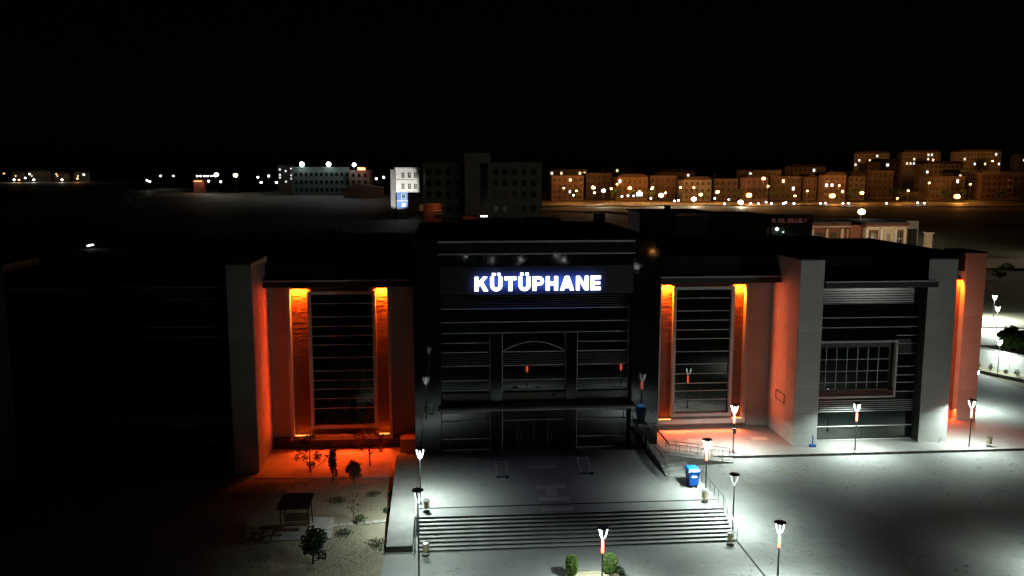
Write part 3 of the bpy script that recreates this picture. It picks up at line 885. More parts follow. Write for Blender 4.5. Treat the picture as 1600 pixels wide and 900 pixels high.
# ------------------------------------------------------------------ litter bins in hoop frames
def litter_bin(x, y, z, label):
    t_ = thing("litter_bin", (x, y, z), label, "litter bin", "litter bins in steel hoops")
    MB().lathe(x, y, [(0.14, z+.28), (0.17, z+.30), (0.18, z+.82), (0.17, z+.84)], 12).build("basket", "litter_wood", t_)
    MB().lathe(x, y, [(0.185, z+.78), (0.19, z+.80), (0.19, z+.85), (0.185, z+.86)], 12).build("rim", "stainless", t_)
    pts = [(x-.25, y, z), (x-.25, y, z+.78)] + [(x-.25*math.cos(a*math.pi/6), y, z+.78+.24*math.sin(a*math.pi/6)) for a in range(1, 6)] + [(x+.25, y, z+.78), (x+.25, y, z)]
    MB().tube(pts, 0.022, 6).build("hoop", "stainless", t_)
    MB().lathe(x, y, [(0.26, z), (0.26, z+.05), (0.22, z+.09)], 14).build("base", "black_iron", t_)
litter_bin(19.25, 60.55, Z1, "litter bin at the top right corner of the stairs under the lamp")
litter_bin(19.75, 56.1, 0.0, "litter bin at the right foot of the stairs")
litter_bin(-1.45, 60.3, Z1, "litter bin at the top left corner of the stairs")
litter_bin(-1.45, 56.05, 0.0, "litter bin at the left foot of the stairs")
litter_bin(48.95, 71.75, ZP, "pale litter bin on the kerb by the outermost lamp")

# ------------------------------------------------------------------ entrance barriers
def barrier(x, y, lean, label, post):
    t_ = thing("entrance_barrier", (x, y, Z1), label, "barrier", "low barriers before the doors")
    for s in (-.42, .42):
        MB().tube([(x+s, y, Z1+.08), (x+s-lean, y+.30, Z1+1.35)], 0.04, 6).build("post", post, t_)
    MB().tube([(x-.42-lean*.9, y+.27, Z1+1.22), (x+.42-lean*.9, y+.27, Z1+1.22)], 0.02, 5).build("cross_bar", post, t_)
    boxo("foot", "black_iron", t_, x-.48, x+.48, y-.08, y+.10, Z1, Z1+.07)
    boxo("weight", "black_iron", t_, x+.30, x+.55, y-.30, y-.085, Z1, Z1+.2)
barrier(4.5, 67.0, 0.08, "low barrier with two pale steel posts left of the entrance path", "stainless")
barrier(11.4, 67.3, 0.28, "low barrier with leaning bluish steel posts right of the entrance path", "rail_aluminium")
# bracket frame on the inner face of the fin wall
wb = thing("wall_bracket", (31.2, 76.6, 4.6), "small dark open bracket frame on the orange lit fin wall", "bracket")
for (ya, za, yb, zb) in ((75.6, 4.55, 77.6, 4.55), (75.6, 5.35, 77.6, 5.35), (75.6, 4.55, 75.6, 5.35), (77.6, 4.55, 77.6, 5.35)):
    MB().tube([(31.24, ya, za), (31.24, yb, zb)], .035, 6).build("bar", "black_iron", wb)
for (y_, z_) in ((75.6, 4.7), (77.6, 4.7), (75.6, 5.2), (77.6, 5.2)):
    MB().tube([(31.24, y_, z_), (31.36, y_, z_)], .03, 6).build("fixing", "black_iron", wb)
# hydrant and pipe at the fin walls
hy = thing("blue_hydrant", (33.0, 72.95, ZP), "small blue standpipe at the foot of the inner right fin wall", "hydrant")
boxo("base", "hydrant_blue", hy, 32.75, 33.25, 72.8, 73.15, ZP, ZP+.22)
MB().lathe(33.0, 72.98, [(0.07, ZP+.22), (0.05, ZP+.3), (0.05, ZP+.95), (0.075, ZP+.97), (0.075, ZP+1.05)], 10).build("standpipe", "hydrant_blue", hy)
MB().tube([(33.0, 72.98, ZP+.86), (33.0, 72.80, ZP+.86), (33.0, 72.76, ZP+.80)], 0.025, 6).build("spout", "hydrant_blue", hy)
vp = thing("bent_pipe", (45.3, 73.2, ZP), "small bent white pipe at the foot of the outer fin wall", "pipe")
MB().tube([(45.1, 73.15, ZP), (45.1, 73.15, ZP+.40), (45.18, 73.13, ZP+.52), (45.34, 73.1, ZP+.55)], 0.05, 8).build("pipe", "trim_white", vp)
MB().lathe(45.1, 73.15, [(0.10, ZP), (0.10, ZP+.04)], 10).build("collar", "trim_white", vp)

# ------------------------------------------------------------------ plants
def leaf_cloud(m, rr, c, rad, n, size, shell=0.55, squash=1.0, flat=0.0):
    for _ in range(n):
        while True:
            d = Vector((rr.uniform(-1, 1), rr.uniform(-1, 1), rr.uniform(-1, 1)))
            if 0.05 < d.length <= 1: break
        d = d.normalized()*(shell + (1-shell)*rr.random()**0.6)*rr.uniform(0.82, 1.08)
        p = Vector((c[0] + d.x*rad[0], c[1] + d.y*rad[1], c[2] + d.z*rad[2]))
        s = size*rr.uniform(0.6, 1.35)
        u = Vector((rr.gauss(0, 1), rr.gauss(0, 1), rr.gauss(0, 1))).normalized()
        w = u.cross(Vector((rr.gauss(0, 1), rr.gauss(0, 1), rr.gauss(0, 1)))).normalized()
        m.face([p - u*s, p - w*s*0.5, p + u*s, p + w*s*0.5])

def tree(name, loc, h, r, label, leaf="leaf_mid", n=700, leafsize=0.16, trunk_r=0.09, bole=0.3, seed=1, group=None, cat="tree", bare=False, shape="round"):
    rr = random.Random(seed)
    x, y, z = loc
    t_ = thing(name, loc, label, cat, group)
    tr = MB()
    lean = rr.uniform(-.05, .05)*h
    tr.tube([(x, y, z-0.1), (x + lean*.4, y, z + h*.35), (x + lean, y, z + h*.72), (x+lean, y, z+h*0.93)], [trunk_r, trunk_r*.75, trunk_r*.42, trunk_r*.12], 7)
    tips = []
    nb = 9 if not bare else 16
    for k in range(nb):
        a = k*2.4 + rr.uniform(-.4, .4)
        zz = z + h*(bole + (0.85-bole)*k/nb)
        L = r*rr.uniform(.6, 1.0)*(1.0 if shape == "round" else (1.05 - 0.9*k/nb))
        p0 = Vector((x + lean*.5, y, zz)); p2 = p0 + Vector((math.cos(a)*L, math.sin(a)*L, L*rr.uniform(.35, .9)))
        p1 = p0.lerp(p2, .5) + Vector((0, 0, -.08*L))
        tr.tube([p0, p1, p2], [trunk_r*.34, trunk_r*.22, trunk_r*.07], 5)
        tips.append(p2)
        if bare:
            for q in range(4):
                b_ = p1.lerp(p2, rr.uniform(0.1, .9)); e_ = b_ + Vector((rr.uniform(-1, 1), rr.uniform(-1, 1), rr.uniform(.3, 1.2)))*L*.45
                tr.tube([b_, e_], [trunk_r*.1, trunk_r*.04], 4)
    tr.build("trunk", "bark", t_)
    cr = MB()
    if bare:
        for p in tips: leaf_cloud(cr, rr, p, (r*.25, r*.25, r*.2), n//len(tips), leafsize, 0.2)
    elif shape == "round":
        cz = z + h*(bole + 1)/2
        for p in tips:
            leaf_cloud(cr, rr, p.lerp(Vector((x, y, cz)), .25), (r*.48, r*.48, h*.16), n//(len(tips)+4), leafsize, .35)
        leaf_cloud(cr, rr, (x+lean, y, cz + h*.08), (r*.75, r*.75, h*(1-bole)*.46), n*4//(len(tips)+4), leafsize, .5)
    else:
        L = 11
        for k in range(L):
            u = k/(L-1)
            rk = r*(1.02 - u)**0.8*rr.uniform(.85, 1.12) + 0.03
            leaf_cloud(cr, rr, (x + lean*u, y, z + h*(bole + (1-bole)*u*.97)), (rk, rk, h*.07), max(8, int(n/L*(1.35-u))), leafsize, .45)
    cr.build("crown", leaf, t_)
    return t_

def clipped_shrub(name, loc, h, r, label, leaf, seed, top=0.5, n=2600, size=0.045):
    """dense clipped form: leaves over a rounded column"""
    rr = random.Random(seed)
    x, y, z = loc
    t_ = thing(name, loc, label, "shrub", "clipped shrubs in the planting bed")
    MB().tube([(x, y, z - .05), (x, y, z + h*.6)], [.05, .02], 6).build("trunk", "bark", t_)
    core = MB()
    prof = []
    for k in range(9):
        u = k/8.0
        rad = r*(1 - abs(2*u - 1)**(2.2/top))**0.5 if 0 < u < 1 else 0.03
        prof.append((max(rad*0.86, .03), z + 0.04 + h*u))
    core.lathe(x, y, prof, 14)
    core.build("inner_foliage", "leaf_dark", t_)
    m = MB()
    for _ in range(n):
        u = rr.random()
        rad = r*(1 - abs(2*u - 1)**(2.2/top))**0.5
        a = rr.uniform(0, 2*math.pi)
        k = rr.uniform(.84, 1.06) + 0.05*math.sin(a*5 + u*9)
        p = Vector((x + rad*k*math.cos(a), y + rad*k*math.sin(a), z + 0.04 + h*u*1.02))
        s = size*rr.uniform(.6, 1.5)
        d = Vector((math.cos(a)*.5 + rr.gauss(0, .4), math.sin(a)*.5 + rr.gauss(0, .4), 1.0)).normalized()
        w = d.cross(Vector((rr.gauss(0, 1), rr.gauss(0, 1), rr.gauss(0, 1)))).normalized()
        m.face([p - d*s, p - w*s*.5, p + d*s*1.4, p + w*s*.5])
    m.build("crown", leaf, t_)

# planting bed before the stairs
bed = thing("planting_bed", (9.3, 51.7, 0), "kerbed gravel planting bed at the bottom edge before the stairs", "planting bed")
boxo("gravel_top", "bed_gravel", bed, 7.75, 10.85, 49.3, 52.6, 0.01, 0.13)
for (a, b, c, d) in ((7.6, 11.0, 52.605, 52.78), (7.57, 7.745, 49.2, 52.60), (10.855, 11.03, 49.2, 52.60)):
    boxo("edging", "kerb_stone", bed, a, b, c, d, 0.0, 0.20)
clipped_shrub("clipped_shrub", (7.98, 52.1, 0.13), 1.28, 0.36, "upright clipped green shrub at the left end of the planting bed", "leaf_bright", 5, top=.35)
clipped_shrub("clipped_shrub", (10.5, 52.2, 0.13), 1.25, 0.46, "rounder clipped green shrub at the right end of the planting bed", "leaf_bright", 6, top=.8)
def low_plant(loc, r, h, label, leaf, seed, n=260, size=.07, group="low plants", cat="plant", name="low_plant"):
    rr = random.Random(seed)
    t_ = thing(name, loc, label, cat, group)
    m = MB(); s_ = MB()
    for k in range(9):
        a = rr.uniform(0, 6.28); q = r*rr.uniform(.2, .8)
        s_.tube([loc, (loc[0]+q*math.cos(a), loc[1]+q*math.sin(a), loc[2]+h*rr.uniform(.5, .95))], [.015, .006], 4)
    s_.build("stem", "bark", t_)
    leaf_cloud(m, rr, (loc[0], loc[1], loc[2]+h*.55), (r, r, h*.5), n, size, .2)
    m.build("foliage", leaf, t_)
low_plant((8.3, 50.9, .13), .38, .35, "small bright green plant by the upright clipped shrub", "leaf_bright", 31)
low_plant((10.6, 51.4, .13), .42, .25, "dry straw coloured plant by the rounder clipped shrub", "leaf_dry", 32)
low_plant((11.15, 51.9, .02), .3, .55, "dark low plant outside the bed edging by the rounder shrub", "leaf_dark", 33)

# left garden
tree("garden_tree", (-11.7, 73.0, 0), 3.0, 1.7, "twiggy dark tree silhouetted against the red lit apron, leftmost", "leaf_dark", 900, .11, .09, .12, 11, "garden trees", bare=True)
tree("garden_tree", (-9.5, 70.9, 0), 3.2, .40, "slim dark column shaped tree before the red lit apron", "leaf_dark", 900, .10, .07, .10, 12, "garden trees")
tree("garden_tree", (-6.7, 74.4, 0), 2.7, 1.4, "sparse bare tree glowing orange before the low pier", "leaf_copper", 600, .10, .07, .25, 13, "garden trees", bare=True)
tree("garden_tree", (-7.7, 70.4, 0), 2.0, .62, "pale blue green shrub at the edge of the apron", "leaf_blue", 900, .10, .05, .05, 14, "garden trees")
tree("garden_tree", (-8.9, 55.4, 0), 2.5, .85, "dark ragged bush in front of the white slab", "leaf_dark", 1300, .12, .08, .08, 15, "garden trees")
tree("garden_tree", (-7.0, 63.0, 0), 2.3, .5, "thin staked sapling beside the stepping stones", "leaf_dry", 160, .07, .03, .12, 16, "garden trees", bare=True)
for i, (x, y, r, h, lf, lab) in enumerate([(-4.9, 57.9, .9, .4, "leaf_mid", "mossy green ground plant next to the end of the side walk"), (-6.4, 62.1, .6, .5, "leaf_mid", "weedy plant growing over the stepping stones"),
        (-4.5, 63.9, .35, .35, "leaf_mid", "weed at the edge of the side walk above the stones"), (-4.45, 67.2, .3, .35, "leaf_dry", "dry weed halfway up the side walk edge"), (-7.4, 60.0, .8, .22, "leaf_dark", "dark ground plant below the stepping stones"),
        (-8.6, 66.4, .9, .16, "leaf_dark", "flat dark weed patch above the white slab"), (-5.8, 67.5, .7, .14, "leaf_dry", "flat dry weed patch in the middle of the soil")]):
    low_plant((x, y, 0), r, h, lab, lf, 50+i, 300, .06, "weeds in the left garden")
grass = MB()
rr = random.Random(3)
for _ in range(42000):
    x = rr.uniform(-22, -4.4); y = rr.uniform(46, 71)
    dens = 0.5 + 0.5*math.sin(x*.9 + 1.3*math.sin(y*.6)) * math.sin(y*.7 + .8*math.sin(x*.5))
    if y > 59 and x > -9: dens -= 0.55
    if rr.random() > dens: continue
    h = rr.uniform(.02, .085); a = rr.uniform(0, 3.14); w = rr.uniform(.012, .035)
    dx, dy = math.cos(a)*w, math.sin(a)*w
    grass.face([(x-dx, y-dy, -.02), (x+dx, y+dy, -.02), (x+rr.uniform(-.05, .05), y+rr.uniform(-.05, .05), h)])
o = grass.build("grass", "leaf_grass"); tag(o, "short patchy grass over the soil of the left garden", "grass", kind="stuff")

# slab and stepping stones
slab = MB().prism_xy([(-10.2, 63.2), (-8.45, 63.0), (-8.15, 59.2), (-9.9, 59.2)], -.1, .07).build("ground_slab", "flagstone")
tag(slab, "plain white concrete slab lying in the left garden", "slab")
paving = MB().prism_xy([(-13.2, 61.4), (-10.25, 61.4), (-9.95, 59.2), (-13.0, 59.2)], -.1, .05).build("bench_slab", "concrete")
tag(paving, "dim concrete slab under the canopied swing bench", "slab")
for i in range(7):
    x = -8.2 + .58*i + rr.uniform(-.05, .05); y = 61.5 + .09*i
    p = [(x-.22, y-.25), (x+.20, y-.22), (x+.23, y+.24), (x-.20, y+.27)]
    s = MB().prism_xy([(a+rr.uniform(-.04, .04), b+rr.uniform(-.04, .04)) for a, b in p], -.05, .05).build("stepping_stone", "flagstone")
    tag(s, ["stepping stone nearest the white slab", "second stepping stone from the white slab", "third stepping stone from the white slab", "middle stepping stone of the row of seven", "third stepping stone from the side walk", "second stepping stone from the side walk", "stepping stone touching the side walk"][i], "stone", "stepping stones")
# swing bench with black canopy
sw = thing("swing_bench", (-10.9, 60.9, 0), "dark garden swing bench under a black canopy", "bench")
MB().hexa([(-12.05, 59.85, 2.02), (-9.75, 59.85, 2.02), (-9.75, 62.3, 2.22), (-12.05, 62.3, 2.22), (-12.05, 59.85, 2.10), (-9.75, 59.85, 2.10), (-9.75, 62.3, 2.30), (-12.05, 62.3, 2.30)]).build("canopy", "canvas_black", sw)
for x in (-11.9, -9.9):
    for ya, yb in ((60.0, 60.5), (62.1, 61.6)):
        MB().tube([(x, ya, 0), (x, yb, 2.06)], .04, 6).build("leg", "black_iron", sw)
boxo("seat", "timber", sw, -11.7, -10.1, 60.7, 61.25, .45, .52)
for k in range(4): boxo("back_slat", "timber", sw, -11.7, -10.1, 61.30 + .03*k, 61.33 + .03*k, .58 + .14*k, .69 + .14*k)
for x in (-11.65, -10.15):
    for y in (60.75, 61.35): MB().tube([(x, y, .5), (x, 61.05, 2.08)], .012, 4).build("chain", "black_iron", sw)
pt = thing("picnic_table", (-12.3, 60.1, 0), "low dark timber picnic table beside the swing bench", "table")
for k in range(4): boxo("top_plank", "timber", pt, -13.2, -11.6, 59.5 + .17*k, 59.655 + .17*k, .70, .74)
for y in (59.05, 60.6): boxo("seat_plank", "timber", pt, -13.2, -11.6, y, y + .24, .42, .46)
for x in (-13.0, -11.85):
    MB().tube([(x, 59.05, 0), (x, 59.75, .70)], .04, 5).build("leg", "timber", pt)
    MB().tube([(x, 60.75, 0), (x, 59.95, .70)], .04, 5).build("leg", "timber", pt)
    boxo("brace", "timber", pt, x - .03, x + .03, 59.1, 60.7, .36, .415)

# ------------------------------------------------------------------ side road and boundary wall, right
bwall = thing("boundary_wall", (70, 98, 1.0), "white rendered boundary wall behind the lit lamp on the right", "wall")
pa, pb = Vector((64.6, 110.5, 0)), Vector((76.1, 84.0, 0))
d = (pb - pa).normalized(); nrm = Vector((-d.y, d.x, 0))*0.12
def along(t_): return pa.lerp(pb, t_)
for k in range(7):
    a, b = along(k/7.0 + .001), along((k+1)/7.0 - .001)
    hgt = 3.65 - .05*k
    MB().hexa([a-nrm+Vector((0,0,.8)), b-nrm+Vector((0,0,.8)), b+nrm+Vector((0,0,.8)), a+nrm+Vector((0,0,.8)),
               a-nrm+Vector((0,0,hgt)), b-nrm+Vector((0,0,hgt)), b+nrm+Vector((0,0,hgt)), a+nrm+Vector((0,0,hgt))]).build("wall_panel", "wall_white", bwall)
n2 = nrm*1.5
a, b = along(0), along(1)
MB().hexa([a-n2+Vector((0,0,3.66)), b-n2+Vector((0,0,3.36)), b+n2+Vector((0,0,3.36)), a+n2+Vector((0,0,3.66)),
           a-n2+Vector((0,0,3.74)), b-n2+Vector((0,0,3.44)), b+n2+Vector((0,0,3.44)), a+n2+Vector((0,0,3.74))]).build("coping", "kerb_stone", bwall)
off = Vector((d.y, -d.x, 0))
if off.x > 0: off = -off
strip = MB().prism_xy([(p.x, p.y) for p in (a + off*.15, b + off*.15, b + off*2.0, a + off*2.0)][::1], .95, 1.16).build("planting_strip", "garden_soil")
strip["kind"] = "structure"
k1 = MB().prism_xy([(p.x, p.y) for p in (a + off*2.005, b + off*2.005, b + off*2.17, a + off*2.17)], .9, 1.22).build("strip_kerb", "kerb_stone"); k1["kind"] = "structure"
rr = random.Random(21)
WORDS = ["first", "second", "third", "fourth", "fifth", "sixth", "seventh", "eighth", "ninth", "tenth", "eleventh", "twelfth", "thirteenth", "fourteenth", "fifteenth", "sixteenth", "seventeenth", "eighteenth", "nineteenth", "twentieth", "twenty-first", "twenty-second", "twenty-third", "twenty-fourth", "twenty-fifth", "twenty-sixth"]
for k in range(12):
    p = along(.12 + .062*k) + off*rr.uniform(.7, 1.4)
    low_plant((p.x, p.y, 1.16), rr.uniform(.25, .45), rr.uniform(.5, 1.0), "dry low plant under the white wall, %s from the fin wall" % WORDS[k], "leaf_dry" if k % 3 else "leaf_mid", 70+k, 110, .09, "dry plants under the white wall")
for i, (x, y, z, h, r, leaf, lab) in enumerate([(75.0, 107.0, 1.5, 3.9, 1.7, "leaf_bright", "dark bushy conifer behind the white wall, next to the fin wall"),
        (79.5, 104.5, 1.5, 3.7, 2.2, "leaf_mid", "broad green tree behind the white wall at the picture edge"),
        (76.8, 106.8, 1.5, 2.4, 1.1, "leaf_dry", "small dry bush between the two trees behind the white wall"),
        (80.0, 112.0, 1.6, 2.2, 1.2, "leaf_bright", "low bright green bush on the bank behind the white wall")]):
    tree("road_tree", (x, y, z), h, r, lab, leaf, 2200, .22, .1, .10, 90+i, "trees behind the white wall", shape="round")
o = MB().prism_xy([(66, 113), (150, 96), (160, 128), (70, 150)], 1.0, 2.05).build("sand_bank", "sand_track"); o["kind"] = "structure"
bk_ = MB().hexa([(66, 127.0, 1.9), (150, 110.0, 1.9), (150, 110.3, 1.9), (66, 127.3, 1.9), (66, 127.0, 2.2), (150, 110.0, 2.2), (150, 110.3, 2.2), (66, 127.3, 2.2)]).build("bank_kerb", "dark_joint"); bk_["kind"] = "structure"
road = MB()
for i, x in enumerate(range(70, 331, 20)):
    for yq in (178 - (x-70)*.10, 190 - (x-70)*.10): road.v.append((x, yq, T(x, yq) + .55))
    if i: road.f.append((2*i-2, 2*i, 2*i+1, 2*i-1))
o = road.build("country_road", "sand_track"); o["kind"] = "structure"
for i, (x, y, h, r) in enumerate([(118, 172, 1.5, 1.5), (126, 166, 1.2, 1.3), (112, 165, 1.2, 1.2), (131, 176, 1.1, 1.2)]):
    tree("field_bush", (x, y, T(x, y)), h, r, "dark bush in the field by the country road, %s from the fin wall" % WORDS[i], "leaf_mid", 420, .28, .1, .1, 120+i, "bushes in the field", cat="bush")
for i, (x, y, h, r) in enumerate([(-24, 170, 8, 6), (-12, 160, 7.5, 5), (-3, 176, 8, 5)]):
    tree("park_tree", (x, y, T(x, y)), h, r, "unlit tree mass behind the library roof, %s tree of three" % WORDS[i], "leaf_dark", 700, .6, .25, .2, 140+i, "unlit trees behind the library")

# ------------------------------------------------------------------ buildings farther off
def joined_windows(parent, rects, y, mat="window_dim"):
    m = MB()
    for (x0, x1, z0, z1) in rects: m.box(x0, x1, y - .05, y + .1, z0, z1)
    if rects:
        o = m.build("far_windows", mat, parent); o["kind"] = "stuff"

def office_window(parent, x0, x1, z0, z1, y, frame="trim_white", cols=2, rows=3):
    w = MB(); t = .14
    w.box(x0 - t, x1 + t, y - .10, y - .002, z0 - t, z0); w.box(x0 - t, x1 + t, y - .10, y - .002, z1, z1 + t)
    w.box(x0 - t, x0, y - .10, y - .002, z0, z1); w.box(x1, x1 + t, y - .10, y - .002, z0, z1)
    o = w.build("window", frame, parent)
    sx, sz = (x1-x0)/cols, (z1-z0)/rows
    for i in range(cols):
        for j in range(rows):
            boxo("pane", "window_dark", o, x0 + i*sx + .06, x0 + (i+1)*sx - .06, y - .06, y - .003, z0 + j*sz + .06, z0 + (j+1)*sz - .06)

# floodlit white and blue wing
lw = thing("floodlit_wing", (-13, 301, 9.2), "small floodlit white building with blue lower storeys", "building")
boxo("wall", "plaster_white", lw, -16.1, -8.1, 300.0, 312.0, 18.4, 26.2)
boxo("parapet", "trim_white", lw, -16.35, -7.85, 299.7, 312.2, 26.21, 26.75)
boxo("string_course", "trim_white", lw, -16.25, -8.0, 299.8, 299.99, 22.25, 22.5)
boxo("string_course", "trim_white", lw, -16.25, -8.0, 299.8, 299.99, 18.3, 18.62)
boxo("blue_wall", "plaster_blue", lw, -15.9, -12.2, 300.8, 312.0, 12.8, 18.39)
boxo("string_course", "trim_white", lw, -15.95, -12.15, 300.6, 300.79, 15.2, 15.5)
boxo("base_wall", "plaster_grey", lw, -15.88, -12.22, 300.85, 312.0, 9.0, 12.79)
boxo("side_tower", "plaster_grey", lw, -18.0, -16.4, 302.0, 312.0, 9.0, 26.0)
boxo("corner_pier", "trim_white", lw, -8.95, -8.12, 299.3, 299.98, 18.65, 26.2)
for zz in (19.2, 23.0):
    for xx_ in (-14.2, -12.0, -9.95): office_window(lw, xx_, xx_ + 1.05, zz + .2, zz + 1.95, 300.0)
office_window(lw, -14.2, -13.0, 16.1, 17.6, 300.8); office_window(lw, -14.1, -13.0, 13.4, 14.5, 300.8, rows=2)
fl = thing("flood_mast", (-15, 287, 8.2), "slim floodlight mast aimed at the white and blue wing", "lamp")
MB().lathe(-15, 287, [(.10, 8.0), (.06, 12.2)], 8).build("pole", "lamp_pole", fl)
boxo("lamp_head", "lamp_cap", fl, -15.3, -14.7, 286.9, 287.3, 12.2, 12.5)
sp = lamp_light("flood_light", fl, (-15.0, 287.6, 12.4), 16000, (1.0, .98, .92), .2, 'SPOT', spot=(R(58), .35))
dv = Vector((-15.2, 300, 19.0)) - Vector((-15, 287.6, 12.4)); sp.rotation_euler = dv.to_track_quat('-Z', 'Y').to_euler()

# large dark teaching block with a stair tower
db = thing("teaching_block", (14, 301, 9), "large unlit four storey block with a stair tower behind the library", "building")
boxo("wall", "block_render", db, -7.0, 34.4, 302.0, 325.0, 9.0, 27.9)
boxo("parapet", "block_render", db, -7.2, 34.6, 301.8, 325.2, 27.91, 28.5)
boxo("stair_tower", "block_render", db, 7.4, 16.4, 298.0, 312.0, 9.0, 31.7)
boxo("stair_glass", "window_dark", db, 12.8, 15.4, 297.85, 297.99, 13.0, 28.1)
boxo("string_course", "plaster_beige", db, -7.1, 34.5, 301.7, 301.99, 15.6, 15.9)
boxo("string_course", "plaster_beige", db, -7.1, 34.5, 301.7, 301.99, 19.6, 19.8)
for zz in (11.5, 16.4, 20.4, 24.2):
    for k in range(12):
        xx_ = -5.6 + 3.3*k
        if 5.6 < xx_ < 16.6: continue
        office_window(db, xx_, xx_ + 1.5, zz, zz + 2.0, 302.0, "trim_dark", 2, 1)
# kiosk lit warm before it
kk = thing("warm_kiosk", (-4.2, 286, 9), "low kiosk with warm orange lit shutters before the dark block", "kiosk")
boxo("wall", "plaster_brick", kk, -6.2, -.6, 285.0, 289.0, 8.8, 14.6)
boxo("roof", "plaster_ochre", kk, -6.5, -.2, 284.4, 289.3, 14.61, 15.0)
for z_ in (11.6, 12.5): boxo("awning", "plaster_ochre", kk, -2.9, -.3, 283.9, 284.98, z_, z_ + .3)
boxo("screen", "trim_white", kk, -7.8, -6.5, 285.2, 285.5, 12.6, 14.8)
lamp_light("kiosk_light", kk, (-2.6, 282.6, 13.6), 130, (1.0, .34, .12), .2)
k2 = thing("roof_lantern", (6.8, 230, 7), "small brick hut with a dim red lit front behind the library", "hut")
boxo("wall", "plaster_brick", k2, 5.2, 9.0, 229.5, 233.0, 7.0, 13.6)
boxo("roof", "roof_tile_dark", k2, 4.9, 9.3, 229.2, 233.3, 13.61, 13.9)
for z_ in (11.6, 12.4): boxo("shutter", "plaster_ochre", k2, 6.0, 8.6, 229.3, 229.49, z_, z_ + .4)
lamp_light("hut_light", k2, (6.6, 227.0, 13.0), 50, (1.0, .35, .15), .2)
tl = thing("light_bar", (12.1, 259, 8), "short row of three white lights before the dark block", "lamp")
boxo("bar", "lamp_cap", tl, 10.9, 13.4, 259.0, 259.2, 12.05, 12.2)
MB().lathe(12.1, 259.1, [(.08, 7.8), (.06, 12.05)], 8).build("pole", "lamp_pole", tl)
for k in range(3): boxo("bulb", "led_white_far", tl, 11.1 + .75*k, 11.55 + .75*k, 258.8, 258.99, 12.0, 12.4)

# green dark block with roof floodlights, beige wing with red sign
ga = thing("green_block", (-67, 485, 11.8), "dark green office block with two blue white floodlights on its roof", "building")
boxo("wall", "plaster_green", ga, -82.6, -51.6, 485.0, 505.0, 11.0, 26.9)
boxo("parapet", "plaster_green", ga, -82.9, -51.5, 484.7, 505.2, 26.91, 27.4)
for zz in (14.0, 18.2, 22.4):
    for k in range(11):
        xx_ = -81.0 + 2.75*k
        boxo("window", "window_dark", ga, xx_, xx_ + 1.5, 484.88, 484.99, zz, zz + 1.9)
def roof_flood(x, y, z, e, label, r=.9):
    t_ = thing("roof_floodlight", (x, y, z - 2.0), label, "floodlight", "floodlights on the far blocks")
    MB().lathe(x, y, [(.15, z - 2.2), (.10, z - .3)], 8).build("pole", "lamp_pole", t_)
    MB().lathe(x, y, [(.1, z-r), (r*.75, z-r*.66), (r, z), (r*.75, z+r*.66), (.1, z+r)], 12).build("lamp_head", "flood_bulb", t_)
    lamp_light("flood_glow", t_, (x, y - 2.2, z + .2), e, (.80, .90, 1.0), .5)
roof_flood(-76.7, 484, 28.9, 380, "blue white roof floodlight, left one on the green block", 1.25)
roof_flood(-62.3, 484, 28.9, 380, "blue white roof floodlight, right one on the green block", 1.25)
roof_flood(-48.0, 479, 28.6, 900, "white roof floodlight above the beige wing beside the red letters", 1.0)
wa = thing("beige_wing", (-45, 481, 11.8), "beige office wing with a glowing red roof sign", "building")
boxo("wall", "plaster_beige", wa, -51.0, -39.8, 481.0, 500.0, 11.0, 25.0)
boxo("parapet", "plaster_pink", wa, -51.2, -39.0, 480.6, 500.2, 25.01, 25.6)
for zz in (14.5, 18.3, 22.0):
    for xx_ in (-49.6, -46.4, -43.2): boxo("window", "window_dark", wa, xx_, xx_ + 1.6, 480.88, 480.99, zz, zz + 1.9)
rs = thing("red_roof_sign", (-44, 480.4, 25.6), "small glowing red roof sign on the beige wing", "sign")
boxo("frame", "lamp_cap", rs, -46.6, -41.7, 480.62, 480.75, 25.55, 27.5)
rr = random.Random(44)
xq = -46.3
while xq < -42.2:
    wq = rr.uniform(.5, .75)
    lt = MB(); lt.box(xq, xq + .2, 480.5, 480.6, 25.8, 27.2); lt.box(xq + .2, xq + wq, 480.5, 480.6, 25.8, 26.05 + rr.choice([0, .45]))
    lt.box(xq + wq - .18, xq + wq, 480.5, 480.6, 26.06 + .45, 27.1)
    lt.build("letter", "red_letter", rs); xq += wq + .14
lamp_light("red_sign_glow", rs, (-44, 479.8, 26.2), 420, (1.0, .18, .05), .5)
pv = thing("glass_pavilion", (-38, 461, 11), "low pavilion with pitched glass roof before the beige wing", "pavilion")
boxo("wall", "plaster_beige", pv, -52.0, -31.5, 461.0, 470.0, 10.5, 16.9)
MB().prism_xz([(-50.5, 16.91), (-32.0, 16.91), (-44.0, 18.9)], 461.5, 469.5).build("glass_roof", "plaster_grey", pv)
dt = thing("tower_block", (-99.5, 560, 13), "distant dark tower block with a few lit windows, left of the green block", "building")
boxo("wall", "plaster_grey", dt, -104.1, -95.0, 560.0, 575.0, 12.5, 28.8)
boxo("roof", "roof_felt", dt, -104.3, -94.8, 559.8, 575.2, 28.81, 29.3)
for (x_, z_) in ((-103.0, 25.6), (-99.4, 24.6), (-95.9, 26.2), (-103.0, 22.3), (-103.0, 20.6), (-95.9, 22.0), (-95.9, 19.9), (-99.4, 18.0)):
    boxo("lit_window", "window_cool", dt, x_, x_ + .9, 559.85, 559.99, z_, z_ + .9)

